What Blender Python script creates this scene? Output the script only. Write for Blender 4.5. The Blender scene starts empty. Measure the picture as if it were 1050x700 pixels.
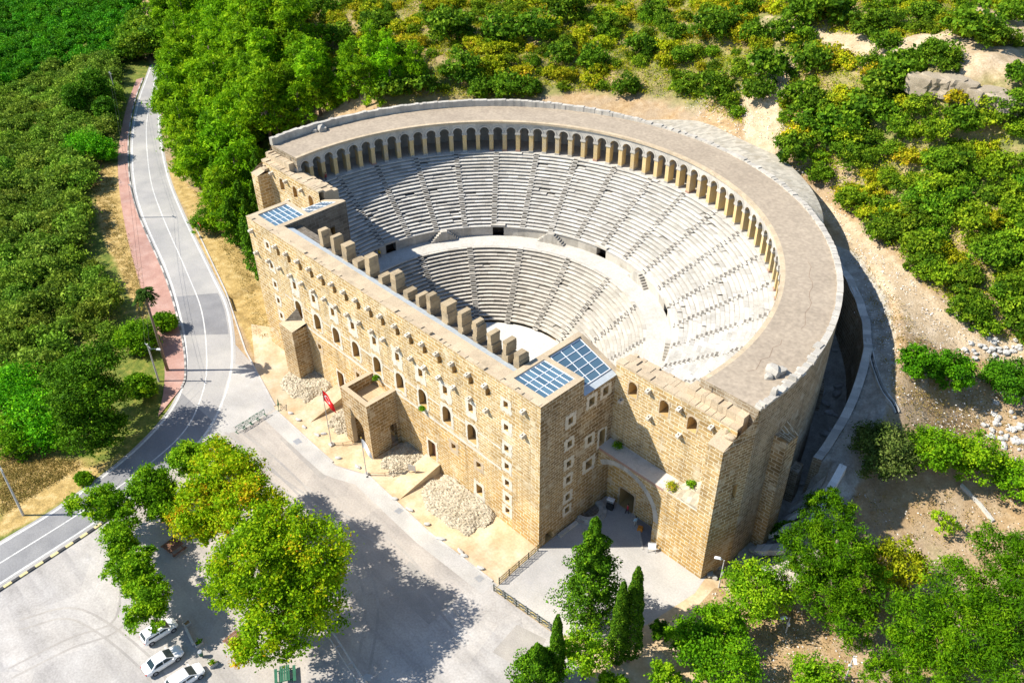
import bpy, bmesh, math, random
import numpy as np
from mathutils import Vector, Matrix
random.seed(7); np.random.seed(7)
RNG = np.random.RandomState(11)
sc = bpy.context.scene
COL = sc.collection
PI = math.pi
R_ = math.radians

# ------------------------------------------------------------------ helpers
def tag(o, label=None, cat=None, group=None, kind=None):
    if label: o['label'] = label
    if cat: o['category'] = cat
    if group: o['group'] = group
    if kind: o['kind'] = kind
    return o

def empty(name, loc=(0, 0, 0), rz=0.0, label=None, cat=None, group=None):
    o = bpy.data.objects.new(name, None)
    COL.objects.link(o)
    o.location = loc; o.rotation_euler = (0, 0, rz); o.empty_display_size = .3
    return tag(o, label, cat, group)

class MB:
    """collects faces; build() links them as one mesh object with metre UVs and a per-face tint"""
    def __init__(s): s.v = []; s.f = []; s.m = []; s.t = []; s.uv = []
    def face(s, pts, m=0, t=None, uv=None):
        b = len(s.v); s.v.extend([tuple(p) for p in pts]); s.f.append(tuple(range(b, b + len(pts))))
        s.m.append(m); s.t.append(random.random() if t is None else t)
        if uv is None:
            a = Vector(pts[0]); n = Vector((0, 0, 0))
            for i in range(1, len(pts) - 1):
                n += (Vector(pts[i]) - a).cross(Vector(pts[i + 1]) - a)
            if n.length > 1e-12: n.normalize()
            if abs(n.z) > .75: uv = [(p[0], p[1]) for p in pts]
            else:
                tx = Vector((-n.y, n.x, 0))
                if tx.length < 1e-6: tx = Vector((1, 0, 0))
                tx.normalize()
                if tx.x + tx.y * .37 < 0: tx = -tx
                uv = [(tx.x * p[0] + tx.y * p[1], p[2]) for p in pts]
        s.uv.append(uv)
    def box(s, x0, x1, y0, y1, z0, z1, m=0, t=None, bottom=True):
        t = random.random() if t is None else t
        c = [(x0, y0, z0), (x1, y0, z0), (x1, y1, z0), (x0, y1, z0), (x0, y0, z1), (x1, y0, z1), (x1, y1, z1), (x0, y1, z1)]
        fs = [(4, 5, 6, 7), (0, 1, 5, 4), (1, 2, 6, 5), (2, 3, 7, 6), (3, 0, 4, 7)] + ([(3, 2, 1, 0)] if bottom else [])
        for f in fs: s.face([c[i] for i in f], m, t)
    def obox(s, c, ax, half, m=0, t=None, taper=1.0):
        """oriented box: centre, rotation about z, half sizes; taper scales the top"""
        t = random.random() if t is None else t
        ca, sa = math.cos(ax), math.sin(ax); P = []
        for dz in (-1, 1):
            k = taper if dz > 0 else 1
            for dx, dy in ((-1, -1), (1, -1), (1, 1), (-1, 1)):
                x, y = dx * half[0] * k, dy * half[1] * k
                P.append((c[0] + ca * x - sa * y, c[1] + sa * x + ca * y, c[2] + dz * half[2]))
        for f in ((4, 5, 6, 7), (0, 1, 5, 4), (1, 2, 6, 5), (2, 3, 7, 6), (3, 0, 4, 7), (3, 2, 1, 0)): s.face([P[i] for i in f], m, t)
    def tube(s, pts, rad, n=8, m=0, t=None, cap=True):
        t = random.random() if t is None else t
        pts = [Vector(p) for p in pts]
        if not hasattr(rad, '__len__'): rad = [rad] * len(pts)
        rings = []
        for i, p in enumerate(pts):
            d = (pts[min(i + 1, len(pts) - 1)] - pts[max(i - 1, 0)])
            if d.length < 1e-9: d = Vector((0, 0, 1))
            d.normalize()
            a = d.orthogonal() if abs(d.z) > .9 else d.cross(Vector((0, 0, 1)))
            a.normalize(); b = d.cross(a)
            rings.append([p + (a * math.cos(2 * PI * k / n) + b * math.sin(2 * PI * k / n)) * rad[i] for k in range(n)])
        for i in range(len(rings) - 1):
            for k in range(n):
                s.face([rings[i][k], rings[i][(k + 1) % n], rings[i + 1][(k + 1) % n], rings[i + 1][k]], m, t)
        if cap:
            s.face(rings[0][::-1], m, t); s.face(rings[-1], m, t)
    def build(s, name, mats, parent=None, smooth=False, loc=None):
        me = bpy.data.meshes.new(name)
        me.from_pydata(s.v, [], s.f)
        if not isinstance(mats, (list, tuple)): mats = [mats]
        for m in mats: me.materials.append(m)
        me.polygons.foreach_set('material_index', s.m)
        if smooth: me.polygons.foreach_set('use_smooth', [True] * len(s.f))
        uvl = me.uv_layers.new(name='UVMap')
        flat = [c for f in s.uv for p in f for c in p]
        uvl.data.foreach_set('uv', flat)
        at = me.attributes.new('tint', 'FLOAT', 'FACE')
        at.data.foreach_set('value', s.t)
        me.update()
        if smooth:
            bm = bmesh.new(); bm.from_mesh(me); bmesh.ops.remove_doubles(bm, verts=bm.verts, dist=1e-4); bm.to_mesh(me); bm.free()
        o = bpy.data.objects.new(name, me); COL.objects.link(o)
        if parent: o.parent = parent
        if loc: o.location = loc
        return o

def copy_tree(o, parent=None):
    c = o.copy(); COL.objects.link(c)
    if parent: c.parent = parent
    for ch in list(o.children): copy_tree(ch, c)
    return c

# ------------------------------------------------------------------ materials
def newmat(name):
    m = bpy.data.materials.new(name); m.use_nodes = True
    nt = m.node_tree; b = nt.nodes['Principled BSDF']
    b.inputs['Roughness'].default_value = .85
    b.inputs['Specular IOR Level'].default_value = .25
    return m, nt, b
def N(nt, typ, **kw):
    n = nt.nodes.new(typ)
    for k, v in kw.items():
        if k.startswith('i_'): n.inputs[k[2:].replace('_', ' ')].default_value = v
        else: setattr(n, k, v)
    return n
def ramp(nt, fac, stops):
    r = nt.nodes.new('ShaderNodeValToRGB'); e = r.color_ramp.elements
    while len(e) < len(stops): e.new(.5)
    for i, (p, c) in enumerate(stops):
        e[i].position = p; e[i].color = (*c, 1) if len(c) == 3 else c
    nt.links.new(fac, r.inputs['Fac']); return r.outputs['Color']
def mixc(nt, fac, a, b, mode='MIX'):
    n = nt.nodes.new('ShaderNodeMix'); n.data_type = 'RGBA'; n.blend_type = mode
    for sock, val in ((n.inputs['Factor'], fac), (n.inputs[6], a), (n.inputs[7], b)):
        if hasattr(val, 'links') or isinstance(val, bpy.types.NodeSocket): nt.links.new(val, sock)
        else: sock.default_value = val if not isinstance(val, tuple) else ((*val, 1) if len(val) == 3 else val)
    return n.outputs[2]
def noise(nt, vec, scale, detail=4, rough=.55):
    n = N(nt, 'ShaderNodeTexNoise'); n.inputs['Scale'].default_value = scale
    n.inputs['Detail'].default_value = detail; n.inputs['Roughness'].default_value = rough
    if vec: nt.links.new(vec, n.inputs['Vector'])
    return n.outputs['Fac']
def bump(nt, b, h, strength=.4, dist=.05):
    n = N(nt, 'ShaderNodeBump'); n.inputs['Strength'].default_value = strength; n.inputs['Distance'].default_value = dist
    nt.links.new(h, n.inputs['Height']); nt.links.new(n.outputs['Normal'], b.inputs['Normal'])
def objco(nt): return N(nt, 'ShaderNodeTexCoord').outputs['Object']
def attr(nt, name): return N(nt, 'ShaderNodeAttribute', attribute_name=name).outputs['Fac']

def m_plain(name, col, rough=.8, metal=0, var=.25, scale=2.0):
    m, nt, b = newmat(name); co = objco(nt)
    n = noise(nt, co, scale)
    c = ramp(nt, n, [(.3, tuple(x * (1 - var) for x in col)), (.7, tuple(min(1, x * (1 + var)) for x in col))])
    nt.links.new(c, b.inputs['Base Color']); b.inputs['Roughness'].default_value = rough; b.inputs['Metallic'].default_value = metal
    return m

def m_brick(name, c1, c2, mortar, low=None, bw=1.25, rh=.56, ms=.05, stain=.5):
    """squared stone courses with pale joints; 'low' = warmer stone used in the lower courses"""
    m, nt, b = newmat(name)
    uv = N(nt, 'ShaderNodeUVMap').outputs['UV']; co = objco(nt)
    nz = N(nt, 'ShaderNodeTexNoise'); nz.inputs['Scale'].default_value = .9; nz.inputs['Detail'].default_value = 3
    nt.links.new(uv, nz.inputs['Vector'])
    ad = N(nt, 'ShaderNodeVectorMath', operation='SCALE'); ad.inputs['Scale'].default_value = .16
    nt.links.new(nz.outputs['Color'], ad.inputs[0])
    ad2 = N(nt, 'ShaderNodeVectorMath', operation='ADD'); nt.links.new(uv, ad2.inputs[0]); nt.links.new(ad.outputs[0], ad2.inputs[1])
    br = N(nt, 'ShaderNodeTexBrick'); nt.links.new(ad2.outputs[0], br.inputs['Vector'])
    for k, v in (('Scale', 1), ('Brick Width', bw), ('Row Height', rh), ('Mortar Size', ms), ('Mortar Smooth', .3), ('Bias', 0)): br.inputs[k].default_value = v
    br.inputs['Mortar'].default_value = (*mortar, 1)
    br.offset = .45
    br2 = N(nt, 'ShaderNodeTexBrick'); nt.links.new(ad2.outputs[0], br2.inputs['Vector']); br2.offset = .38
    for k, v in (('Scale', 1), ('Brick Width', bw * .72), ('Row Height', rh * .74), ('Mortar Size', ms * 1.1), ('Mortar Smooth', .4), ('Bias', -.1)): br2.inputs[k].default_value = v
    br2.inputs['Mortar'].default_value = (*[x * .92 for x in mortar], 1)
    big = noise(nt, co, .22, 5, .6); med = noise(nt, co, 1.3, 5, .65); fine = noise(nt, co, 7, 4, .6)
    def two(a, bb): return mixc(nt, med, a, bb)
    A = two(tuple(x * .82 for x in c1), tuple(min(x * 1.2, 1) for x in c1)); B = two(tuple(x * .72 for x in c2), tuple(min(1, x * 1.25) for x in c2))
    if low:
        sp = N(nt, 'ShaderNodeSeparateXYZ'); nt.links.new(co, sp.inputs[0])
        mr = N(nt, 'ShaderNodeMapRange'); mr.inputs['From Min'].default_value = 11; mr.inputs['From Max'].default_value = 7
        nt.links.new(sp.outputs['Z'], mr.inputs['Value'])
        ml = N(nt, 'ShaderNodeMath', operation='MULTIPLY'); ml.inputs[1].default_value = .85; nt.links.new(mr.outputs[0], ml.inputs[0])
        A = mixc(nt, ml.outputs[0], A, low); B = mixc(nt, ml.outputs[0], B, tuple(x * .75 for x in low))
    for q_ in (br, br2): nt.links.new(A, q_.inputs['Color1']); nt.links.new(B, q_.inputs['Color2'])
    sel = ramp(nt, noise(nt, co, .16, 3, .5), [(.5, (0, 0, 0)), (.53, (1, 1, 1))])
    cb = mixc(nt, sel, br.outputs['Color'], br2.outputs['Color'])
    mp = N(nt, 'ShaderNodeMapping'); mp.inputs['Scale'].default_value = (1.1, .09, 1); nt.links.new(uv, mp.inputs['Vector'])
    stk = ramp(nt, noise(nt, mp.outputs['Vector'], 1.0, 4, .6), [(.3, (.72, .70, .67)), (.5, (1, 1, 1)), (.75, (1.08, 1.08, 1.06))])
    st = ramp(nt, big, [(.32, (1 - stain * .55,) * 3), (.52, (1, 1, 1)), (.72, (1 + .18 * stain,) * 3)])
    c = mixc(nt, 1.0, mixc(nt, 1.0, cb, stk, 'MULTIPLY'), st, 'MULTIPLY')
    fr = ramp(nt, fine, [(.3, (.78, .76, .72)), (.7, (1.12, 1.12, 1.1))])
    c = mixc(nt, 1.0, c, fr, 'MULTIPLY')
    # pale patches of repointed mortar
    pt = ramp(nt, noise(nt, co, .55, 3, .5), [(.56, (0, 0, 0)), (.68, (.6, .6, .6))])
    c = mixc(nt, pt, c, tuple(x * .9 for x in mortar))
    nt.links.new(c, b.inputs['Base Color'])
    h = N(nt, 'ShaderNodeMath', operation='MULTIPLY_ADD'); nt.links.new(fine, h.inputs[0]); h.inputs[1].default_value = .5
    inv = N(nt, 'ShaderNodeMath', operation='SUBTRACT'); inv.inputs[0].default_value = 1; nt.links.new(br.outputs['Fac'], inv.inputs[1])
    nt.links.new(inv.outputs[0], h.inputs[2])
    bump(nt, b, h.outputs[0], .7, .06)
    return m

def m_stone(name, c1, c2, dark=None, scale=1.2, tint=.25, bs=.5):
    """weathered stone: two-tone noise, per-block tint, dark lichen patches"""
    m, nt, b = newmat(name); co = objco(nt)
    c = mixc(nt, noise(nt, co, scale, 6, .65), c1, c2)
    t = attr(nt, 'tint')
    tr = ramp(nt, t, [(0, (1 - tint,) * 3), (.5, (1, 1, 1)), (1, (1 + tint * .8,) * 3)])
    c = mixc(nt, 1.0, c, tr, 'MULTIPLY')
    if dark:
        f = ramp(nt, noise(nt, co, scale * .35, 6, .7), [(.5, (0, 0, 0)), (.68, (.75, .75, .75))])
        c = mixc(nt, f, c, dark)
    fine = noise(nt, co, scale * 9, 3)
    c = mixc(nt, 1.0, c, ramp(nt, fine, [(.3, (.8, .8, .8)), (.7, (1.12, 1.12, 1.12))]), 'MULTIPLY')
    nt.links.new(c, b.inputs['Base Color']); bump(nt, b, fine, bs, .05)
    return m

def m_leaf(name, stops, trans=.3):
    """foliage: per-leaf tint picks the colour, the object's own colour shifts the whole plant"""
    m, nt, b = newmat(name)
    c = ramp(nt, attr(nt, 'tint'), stops)
    oi = N(nt, 'ShaderNodeObjectInfo')
    c = mixc(nt, 1.0, c, oi.outputs['Color'], 'MULTIPLY')
    nt.links.new(c, b.inputs['Base Color']); b.inputs['Roughness'].default_value = .7; b.inputs['Specular IOR Level'].default_value = .08
    tr = N(nt, 'ShaderNodeBsdfTranslucent'); nt.links.new(c, tr.inputs['Color'])
    mx = N(nt, 'ShaderNodeMixShader'); mx.inputs[0].default_value = trans
    nt.links.new(b.outputs[0], mx.inputs[1]); nt.links.new(tr.outputs[0], mx.inputs[2])
    nt.links.new(mx.outputs[0], nt.nodes['Material Output'].inputs['Surface'])
    return m

M = {}
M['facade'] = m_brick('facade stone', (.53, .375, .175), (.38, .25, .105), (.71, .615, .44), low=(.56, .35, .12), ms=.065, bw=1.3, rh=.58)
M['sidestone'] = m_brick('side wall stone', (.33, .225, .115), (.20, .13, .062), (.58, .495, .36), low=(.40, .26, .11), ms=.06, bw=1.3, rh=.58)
M['merlon'] = m_stone('weathered merlon stone', (.32, .24, .14), (.44, .35, .225), dark=(.19, .155, .115), scale=1.6, tint=.22, bs=.9)
M['outer'] = m_brick('outer wall stone', (.31, .24, .16), (.20, .15, .095), (.48, .43, .345), bw=1.1, rh=.5, ms=.04)
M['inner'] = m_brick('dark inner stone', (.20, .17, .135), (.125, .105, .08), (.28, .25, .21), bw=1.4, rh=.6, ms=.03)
M['mortar'] = m_stone('pale mortar surround', (.53, .475, .375), (.66, .61, .51), scale=1.6, tint=.12)
M['coping'] = m_stone('tan coping', (.43, .335, .22), (.52, .42, .29), dark=(.30, .24, .165), scale=.8, tint=.1)
M['reveal'] = m_stone('window reveal stone', (.56, .385, .165), (.44, .29, .12), scale=1.5, tint=.15)
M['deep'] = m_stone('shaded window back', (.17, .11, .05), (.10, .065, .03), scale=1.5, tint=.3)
M['stairshade'] = m_stone('painted step shade', (.17, .155, .13), (.25, .23, .195), scale=2, tint=.3)  # shadow dots of the stairways, put into the colour
M['void'] = m_plain('dark interior', (.03, .025, .02), .95)
M['corbel'] = m_stone('corbel stone', (.62, .58, .50), (.48, .43, .35), scale=2.5, tint=.15)
M['seat'] = m_stone('seat limestone', (.475, .45, .40), (.565, .545, .50), dark=(.36, .335, .285), scale=.7, tint=.2)
M['seatlow'] = m_stone('lower seat limestone', (.475, .435, .365), (.56, .525, .46), dark=(.36, .32, .255), scale=.7, tint=.18)
M['walk'] = m_stone('walkway limestone', (.465, .44, .39), (.54, .515, .465), dark=(.38, .35, .295), scale=.5, tint=.08)
M['orch'] = m_stone('orchestra paving', (.54, .52, .47), (.60, .58, .54), scale=.4, tint=.05)
M['podium'] = m_stone('podium wall stone', (.40, .37, .315), (.50, .47, .41), dark=(.24, .215, .175), scale=1.1, tint=.2)
M['pier'] = m_stone('ochre pier stone', (.55, .37, .13), (.58, .46, .26), dark=(.44, .38, .29), scale=.9, tint=.15)
M['arcade'] = m_stone('grey arcade stone', (.40, .37, .32), (.50, .465, .40), dark=(.30, .28, .25), scale=1.2, tint=.15)
M['roof'] = m_stone('roof screed', (.325, .265, .195), (.37, .305, .23), dark=(.29, .235, .175), scale=.22, tint=.06, bs=.25)
M['rubble'] = m_stone('rubble stone', (.42, .355, .25), (.53, .47, .36), dark=(.30, .24, .15), scale=2.2, tint=.3, bs=.9)
M['skirt'] = m_stone('pale packed rubble', (.42, .375, .29), (.55, .505, .42), dark=(.34, .29, .21), scale=1.3, tint=.22, bs=1)
M['greyrock'] = m_stone('grey weathered stone', (.42, .40, .36), (.56, .53, .47), dark=(.30, .28, .25), scale=1.4, tint=.25, bs=.8)
M['whiterock'] = m_stone('white rubble', (.60, .57, .52), (.74, .72, .68), scale=2, tint=.3)
M['cliff'] = m_stone('cliff rock', (.33, .27, .19), (.46, .39, .29), dark=(.17, .135, .09), scale=.6, tint=.15, bs=1)
M['brickred'] = m_stone('reddish brick edge', (.38, .22, .16), (.46, .29, .22), scale=2, tint=.2)
M['white'] = m_plain('white painted metal', (.78, .79, .80), .4, 0, .04)
M['greymetal'] = m_plain('grey metal', (.42, .43, .44), .45, .6, .1)
M['concrete'] = m_plain('concrete pole', (.48, .46, .43), .8, 0, .12)
M['greenpaint'] = m_plain('green painted metal', (.03, .12, .07), .5, 0, .2)
M['darkiron'] = m_plain('dark iron', (.035, .05, .035), .5, .3, .2)
M['gold'] = m_plain('gold painted iron', (.50, .36, .08), .5, .3, .1)
M['wood'] = m_plain('brown wood', (.17, .085, .05), .7, 0, .3)
M['bark'] = m_stone('bark', (.16, .12, .085), (.24, .19, .14), scale=3, tint=.1, bs=.8)
M['tyre'] = m_plain('tyre rubber', (.02, .02, .02), .8)
M['rim'] = m_plain('wheel rim', (.5, .5, .52), .3, .8, .05)
M['carpaint'] = m_plain('white car paint', (.80, .80, .80), .22, 0, .02)
M['carglass'] = m_plain('dark car glass', (.02, .035, .04), .06, 0, .1)
M['redlight'] = m_plain('red lamp lens', (.45, .02, .02), .2)
M['clearlight'] = m_plain('clear lamp lens', (.7, .7, .72), .1)
M['red'] = m_plain('red flag cloth', (.70, .012, .012), .75, 0, .12)
M['flagwhite'] = m_plain('white cloth', (.80, .80, .80), .8, 0, .05)
M['blue'] = m_plain('blue sign paint', (.02, .10, .50), .5)
M['orange'] = m_plain('orange plastic', (.62, .22, .03), .5)
M['gutter'] = m_plain('pale grey roof sheet', (.42, .46, .48), .65, 0, .12)
M['soil'] = m_plain('dry soil', (.34, .21, .10), .95)
M['cable'] = m_plain('black cable', (.03, .03, .03), .7)
M['rust'] = m_plain('rusty frame', (.20, .12, .07), .8)

mg, nt, b = newmat('roof glass')
b.inputs['Base Color'].default_value = (.035, .14, .25, 1); b.inputs['Roughness'].default_value = .12; b.inputs['Specular IOR Level'].default_value = .7
nt.links.new(mixc(nt, attr(nt, 'tint'), (.06, .115, .165), (.10, .175, .235)), b.inputs['Base Color'])
M['glass'] = mg

L = {}
L['plane'] = m_leaf('plane tree leaves', [(0, (.06, .15, .003)), (.4, (.20, .38, .004)), (.72, (.38, .50, .006)), (.92, (.52, .43, .01)), (1, (.55, .28, .01))], .35)
L['row'] = m_leaf('row tree leaves', [(0, (.04, .12, .004)), (.5, (.145, .33, .006)), (1, (.35, .52, .012))], .35)
L['pine'] = m_leaf('pine needles', [(0, (.04, .115, .003)), (.5, (.165, .36, .004)), (1, (.38, .56, .01))], .35)
L['cypress'] = m_leaf('cypress foliage', [(0, (.018, .055, .003)), (.6, (.065, .155, .004)), (1, (.17, .28, .01))], .2)
L['shrub'] = m_leaf('shrub leaves', [(0, (.035, .09, .006)), (.5, (.13, .245, .010)), (1, (.31, .42, .02))], .3)
L['dry'] = m_leaf('yellowing shrub leaves', [(0, (.13, .19, .006)), (.5, (.38, .42, .010)), (.85, (.54, .46, .02)), (1, (.56, .34, .04))], .3)
L['olive'] = m_leaf('olive leaves', [(0, (.045, .09, .012)), (.5, (.155, .25, .025)), (1, (.34, .43, .07))], .25)
L['citrus'] = m_leaf('citrus leaves', [(0, (.012, .075, .003)), (.5, (.05, .23, .004)), (1, (.15, .38, .007))], .25)
L['palm'] = m_leaf('palm fronds', [(0, (.02, .05, .008)), (.6, (.06, .13, .012)), (1, (.26, .20, .04))], .25)
L['grass'] = m_leaf('dry grass blades', [(0, (.10, .12, .02)), (.4, (.26, .20, .05)), (1, (.44, .33, .11))], .3)

# ------------------------------------------------------------------ camera
CAM = dict(C=np.array([82.989, -53.954, 87.918]), yaw=.806, pit=.637, rol=-.011, f=909.366)
def _axes():
    y, p, r = CAM['yaw'], CAM['pit'], CAM['rol']
    f = np.array([-math.sin(y) * math.cos(p), math.cos(y) * math.cos(p), -math.sin(p)])
    rt = np.array([math.cos(y), math.sin(y), 0.]); u = np.cross(rt, f)
    return math.cos(r) * rt + math.sin(r) * u, -math.sin(r) * rt + math.cos(r) * u, f
CR, CU, CF = _axes()
cd = bpy.data.cameras.new('camera'); cam = bpy.data.objects.new('camera', cd); COL.objects.link(cam)
mw = Matrix(((CR[0], CU[0], -CF[0], CAM['C'][0]), (CR[1], CU[1], -CF[1], CAM['C'][1]), (CR[2], CU[2], -CF[2], CAM['C'][2]), (0, 0, 0, 1)))
cam.matrix_world = mw
cd.sensor_width = 36; cd.sensor_fit = 'HORIZONTAL'; cd.lens = CAM['f'] / 1050 * 36; cd.clip_end = 5000; cd.clip_start = .5
sc.camera = cam
def ray_z(u, v, z):
    d = CF + (u - 525) / CAM['f'] * CR + (350 - v) / CAM['f'] * CU
    return CAM['C'] + d * ((z - CAM['C'][2]) / d[2])
def proj(X):
    d = np.atleast_2d(X) - CAM['C']; z = d @ CF
    return np.stack([525 + CAM['f'] * (d @ CR) / z, 350 - CAM['f'] * (d @ CU) / z], 1)

# ------------------------------------------------------------------ terrain
XC, YC = .75, 19.3
ctl = []   # surveyed heights: (map x, y, z)
for u, v, z in [(840, 200, 21), (900, 250, 20), (960, 322, 17.5), (1050, 385, 14), (1040, 300, 20), (950, 200, 26), (1000, 150, 32), (1050, 118, 37), (990, 68, 41),
                (900, 35, 39), (800, 25, 36), (800, 120, 28), (700, 90, 26), (700, 20, 32), (600, 80, 24.5), (600, 10, 30), (500, 60, 25), (500, 5, 28.5), (400, 80, 22.5),
                (400, 10, 27), (330, 90, 16), (300, 20, 22), (250, 60, 12), (220, 10, 10), (190, 60, 3), (0, 0, -3), (60, 60, -2.5), (0, 200, -2), (0, 400, -1.2), (80, 300, -1),
                (890, 470, 9.5), (1000, 445, 10), (1050, 480, 9), (950, 560, 5), (1050, 600, 5), (850, 610, 2), (1050, 690, 3), (1040, 20, 41), (1050, 60, 41)]:
    p = ray_z(u, v, z); ctl.append((p[0], p[1], z))
ctl += [(0, -12, 0), (31, -6, 0), (52, 3, 0), (48, -12, 0), (20, -35, 0), (-8, -50, 0), (-30, -18, 0), (-32, -2, 0), (-55, 4, 0), (-45, 18, 3), (-43, 38, 9), (-34, 55, 15),
        (-22, 66, 19), (0, 70, 21), (20, 67, 21.5), (38, 59.6, 19.6), (41.9, 55.3, 19.4), (48.6, 47.1, 18.2), (53.3, 41.1, 16), (55.6, 38.2, 14.3), (55, 30, 9.8),
        (60, 20, 4), (62, 8, 1), (70, 0, .5), (75, -20, 0), (30, -80, 0), (85, 24, 3.2), (-113, 22, 0), (-160, 40, 0)]
ctl = np.array(ctl)
def _tps_fit(P, lam=1.0):
    n = len(P); r = np.hypot(P[:, None, 0] - P[None, :, 0], P[:, None, 1] - P[None, :, 1]) / 50
    K = np.where(r > 0, r * r * np.log(np.maximum(r, 1e-9)), 0) + lam * 1e-3 * np.eye(n)
    Q = np.c_[np.ones(n), P[:, :2] / 50]
    A = np.block([[K, Q], [Q.T, np.zeros((3, 3))]])
    return np.linalg.solve(A, np.r_[P[:, 2], 0, 0, 0])
TW = _tps_fit(ctl)
ROADL = [(ray_z(u, v, 0)[:2]) for u, v in ((0, 558), (68, 516), (136, 464), (176, 420), (190, 386), (191, 360), (185, 325), (172, 280), (146, 220), (137, 182), (136, 140), (142, 105), (151, 79))]
ROADC = [(ray_z(u, v, 0)[:2]) for u, v in ((0, 577), (80, 527), (142, 484), (188, 443), (207, 405), (212, 370), (207, 320), (192, 280), (166, 220), (154, 182), (150, 134), (154, 105), (159, 80))]
ROADR = [(ray_z(u, v, 0)[:2]) for u, v in ((0, 598), (96, 536), (160, 490), (205, 452), (228, 412), (238, 368), (233, 318), (216, 280), (187, 220), (171, 178), (163, 134), (164, 105), (168, 81))]
def smooth(poly, n=8):
    P = [np.array(p) for p in poly]; P = [2 * P[0] - P[1]] + P + [2 * P[-1] - P[-2]]; out = []
    for i in range(1, len(P) - 2):
        for k in range(n):
            t = k / n; a, b_, c, d = P[i - 1], P[i], P[i + 1], P[i + 2]
            out.append(.5 * (2 * b_ + (c - a) * t + (2 * a - 5 * b_ + 4 * c - d) * t * t + (3 * b_ - a - 3 * c + d) * t ** 3))
    out.append(P[-2]); return np.array(out)
ext = lambda P: np.vstack([P[0] + (P[0] - P[3]) / np.linalg.norm(P[0] - P[3]) * 60, P, P[-1] + (P[-1] - P[-4]) / np.linalg.norm(P[-1] - P[-4]) * 10])
RL, RC, RR = ext(smooth(ROADL)), ext(smooth(ROADC)), ext(smooth(ROADR))
def sst(a, b_, x): t = np.clip((x - a) / (b_ - a), 0, 1); return t * t * (3 - 2 * t)
WALL_A = np.array([-12, 0, 11, 20, 30, 36, 44, 50, 58, 64]); WALL_R = np.array([51.6, 51.6, 51.6, 53.0, 54.1, 54.1, 53.2, 52.1, 50.2, 49.2])
WALL_Z = np.array([5, 7, 9.6, 12.6, 15.6, 16.6, 18.2, 19, 20.2, 20.8]); FLOOR_Z = np.array([.2, .8, 2.4, 3.6, 5.6, 7.2, 9.8, 12.5, 18.5, 20.6])
def vnoise(x, y):
    return (np.sin(x * .31 + 1.3 * np.sin(y * .23)) * np.cos(y * .27 + 1.1 * np.sin(x * .19)) * .5 + np.sin(x * .83 + y * .61) * np.cos(y * .77 - x * .45) * .25)
def tz(x, y):
    x = np.atleast_1d(np.asarray(x, float)); y = np.atleast_1d(np.asarray(y, float)); sh = x.shape; x = x.ravel(); y = y.ravel()
    xx, yy = np.clip(x, -420, 260), np.clip(y, -130, 420)
    z = np.zeros_like(x)
    for i0 in range(0, len(x), 20000):
        a, b_ = xx[i0:i0 + 20000], yy[i0:i0 + 20000]
        r = np.hypot(a[:, None] - ctl[None, :, 0], b_[:, None] - ctl[None, :, 1]) / 50
        z[i0:i0 + 20000] = np.where(r > 0, r * r * np.log(np.maximum(r, 1e-9)), 0) @ TW[:-3] + TW[-3] + TW[-2] * a / 50 + TW[-1] * b_ / 50
    z = np.clip(z, -4, 60)
    rr = np.hypot(x - XC, y - YC)
    rough = sst(58, 75, rr) * sst(8, 20, z); z = z + rough * vnoise(x, y) * 1.3
    # level ground: road and the yard in front
    dr = np.full_like(x, 1e9)
    C2 = RC[::2]
    for i0 in range(0, len(x), 20000):
        dr[i0:i0 + 20000] = np.min(np.hypot(x[i0:i0 + 20000, None] - C2[None, :, 0], y[i0:i0 + 20000, None] - C2[None, :, 1]), axis=1)
    dq = np.hypot(np.maximum(np.maximum(-46 - x, x - 50), 0), np.maximum(np.maximum(-100 - y, y - 13), 0))
    k = np.minimum(sst(13, 26, dr), sst(0, 11, dq)); z = z * k
    # retaining wall and trench beside the round wall
    ang = np.degrees(np.arctan2(y - YC, x - XC))
    on = (ang > -11) & (ang < 63) & (rr > 40) & (rr < 58)
    wr = np.interp(ang, WALL_A, WALL_R); wz = np.interp(ang, WALL_A, WALL_Z); fz = np.interp(ang, WALL_A, FLOOR_Z)
    up = wz - .25 + (z - wz + .25) * sst(.6, 5, rr - wr)
    z = np.where(on & (rr < wr + 6) & (ang > 11), np.where(rr > wr, up, fz + .15 * vnoise(x * 4, y * 4)), z)
    tr = on & (ang <= 11) & (rr < 53.5) & (y > 11)
    step = np.floor(np.clip((y - 12) / 4.5, 0, 5)) * .75
    z = np.where(tr, np.minimum(step, 3.2) * sst(0, .6, 53.5 - rr) + z * (1 - sst(0, .6, 53.5 - rr)), z)
    # under the building
    ins = ((rr < 48.0) & (y > 13)) | ((np.abs(x) < 48) & (y > .3) & (y < 18))
    ramp_ = np.where((np.abs(x) < 48) & (y < 18), 0, sst(46.7, 48.3, rr))
    z = np.where(ins, -.6 * (1 - ramp_) + z * ramp_, z)
    return z.reshape(sh)
def zt(x, y): return float(tz(x, y)[0])
def at(u, v):
    """ground point seen at a picture position (surveying aid: places things on the terrain)"""
    d = CF + (u - 525) / CAM['f'] * CR + (350 - v) / CAM['f'] * CU
    t = np.arange(70, 620, .8); P = CAM['C'] + d * t[:, None]
    below = np.nonzero(P[:, 2] < tz(P[:, 0], P[:, 1]))[0]
    if len(below) == 0:
        p = ray_z(u, v, 0); return p
    i = below[0]; lo, hi = t[max(i - 1, 0)], t[i]
    for _ in range(12):
        m_ = (lo + hi) / 2; p = CAM['C'] + d * m_
        if p[2] < zt(p[0], p[1]): hi = m_
        else: lo = m_
    p = CAM['C'] + d * hi; return np.array([p[0], p[1], zt(p[0], p[1])])
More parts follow.
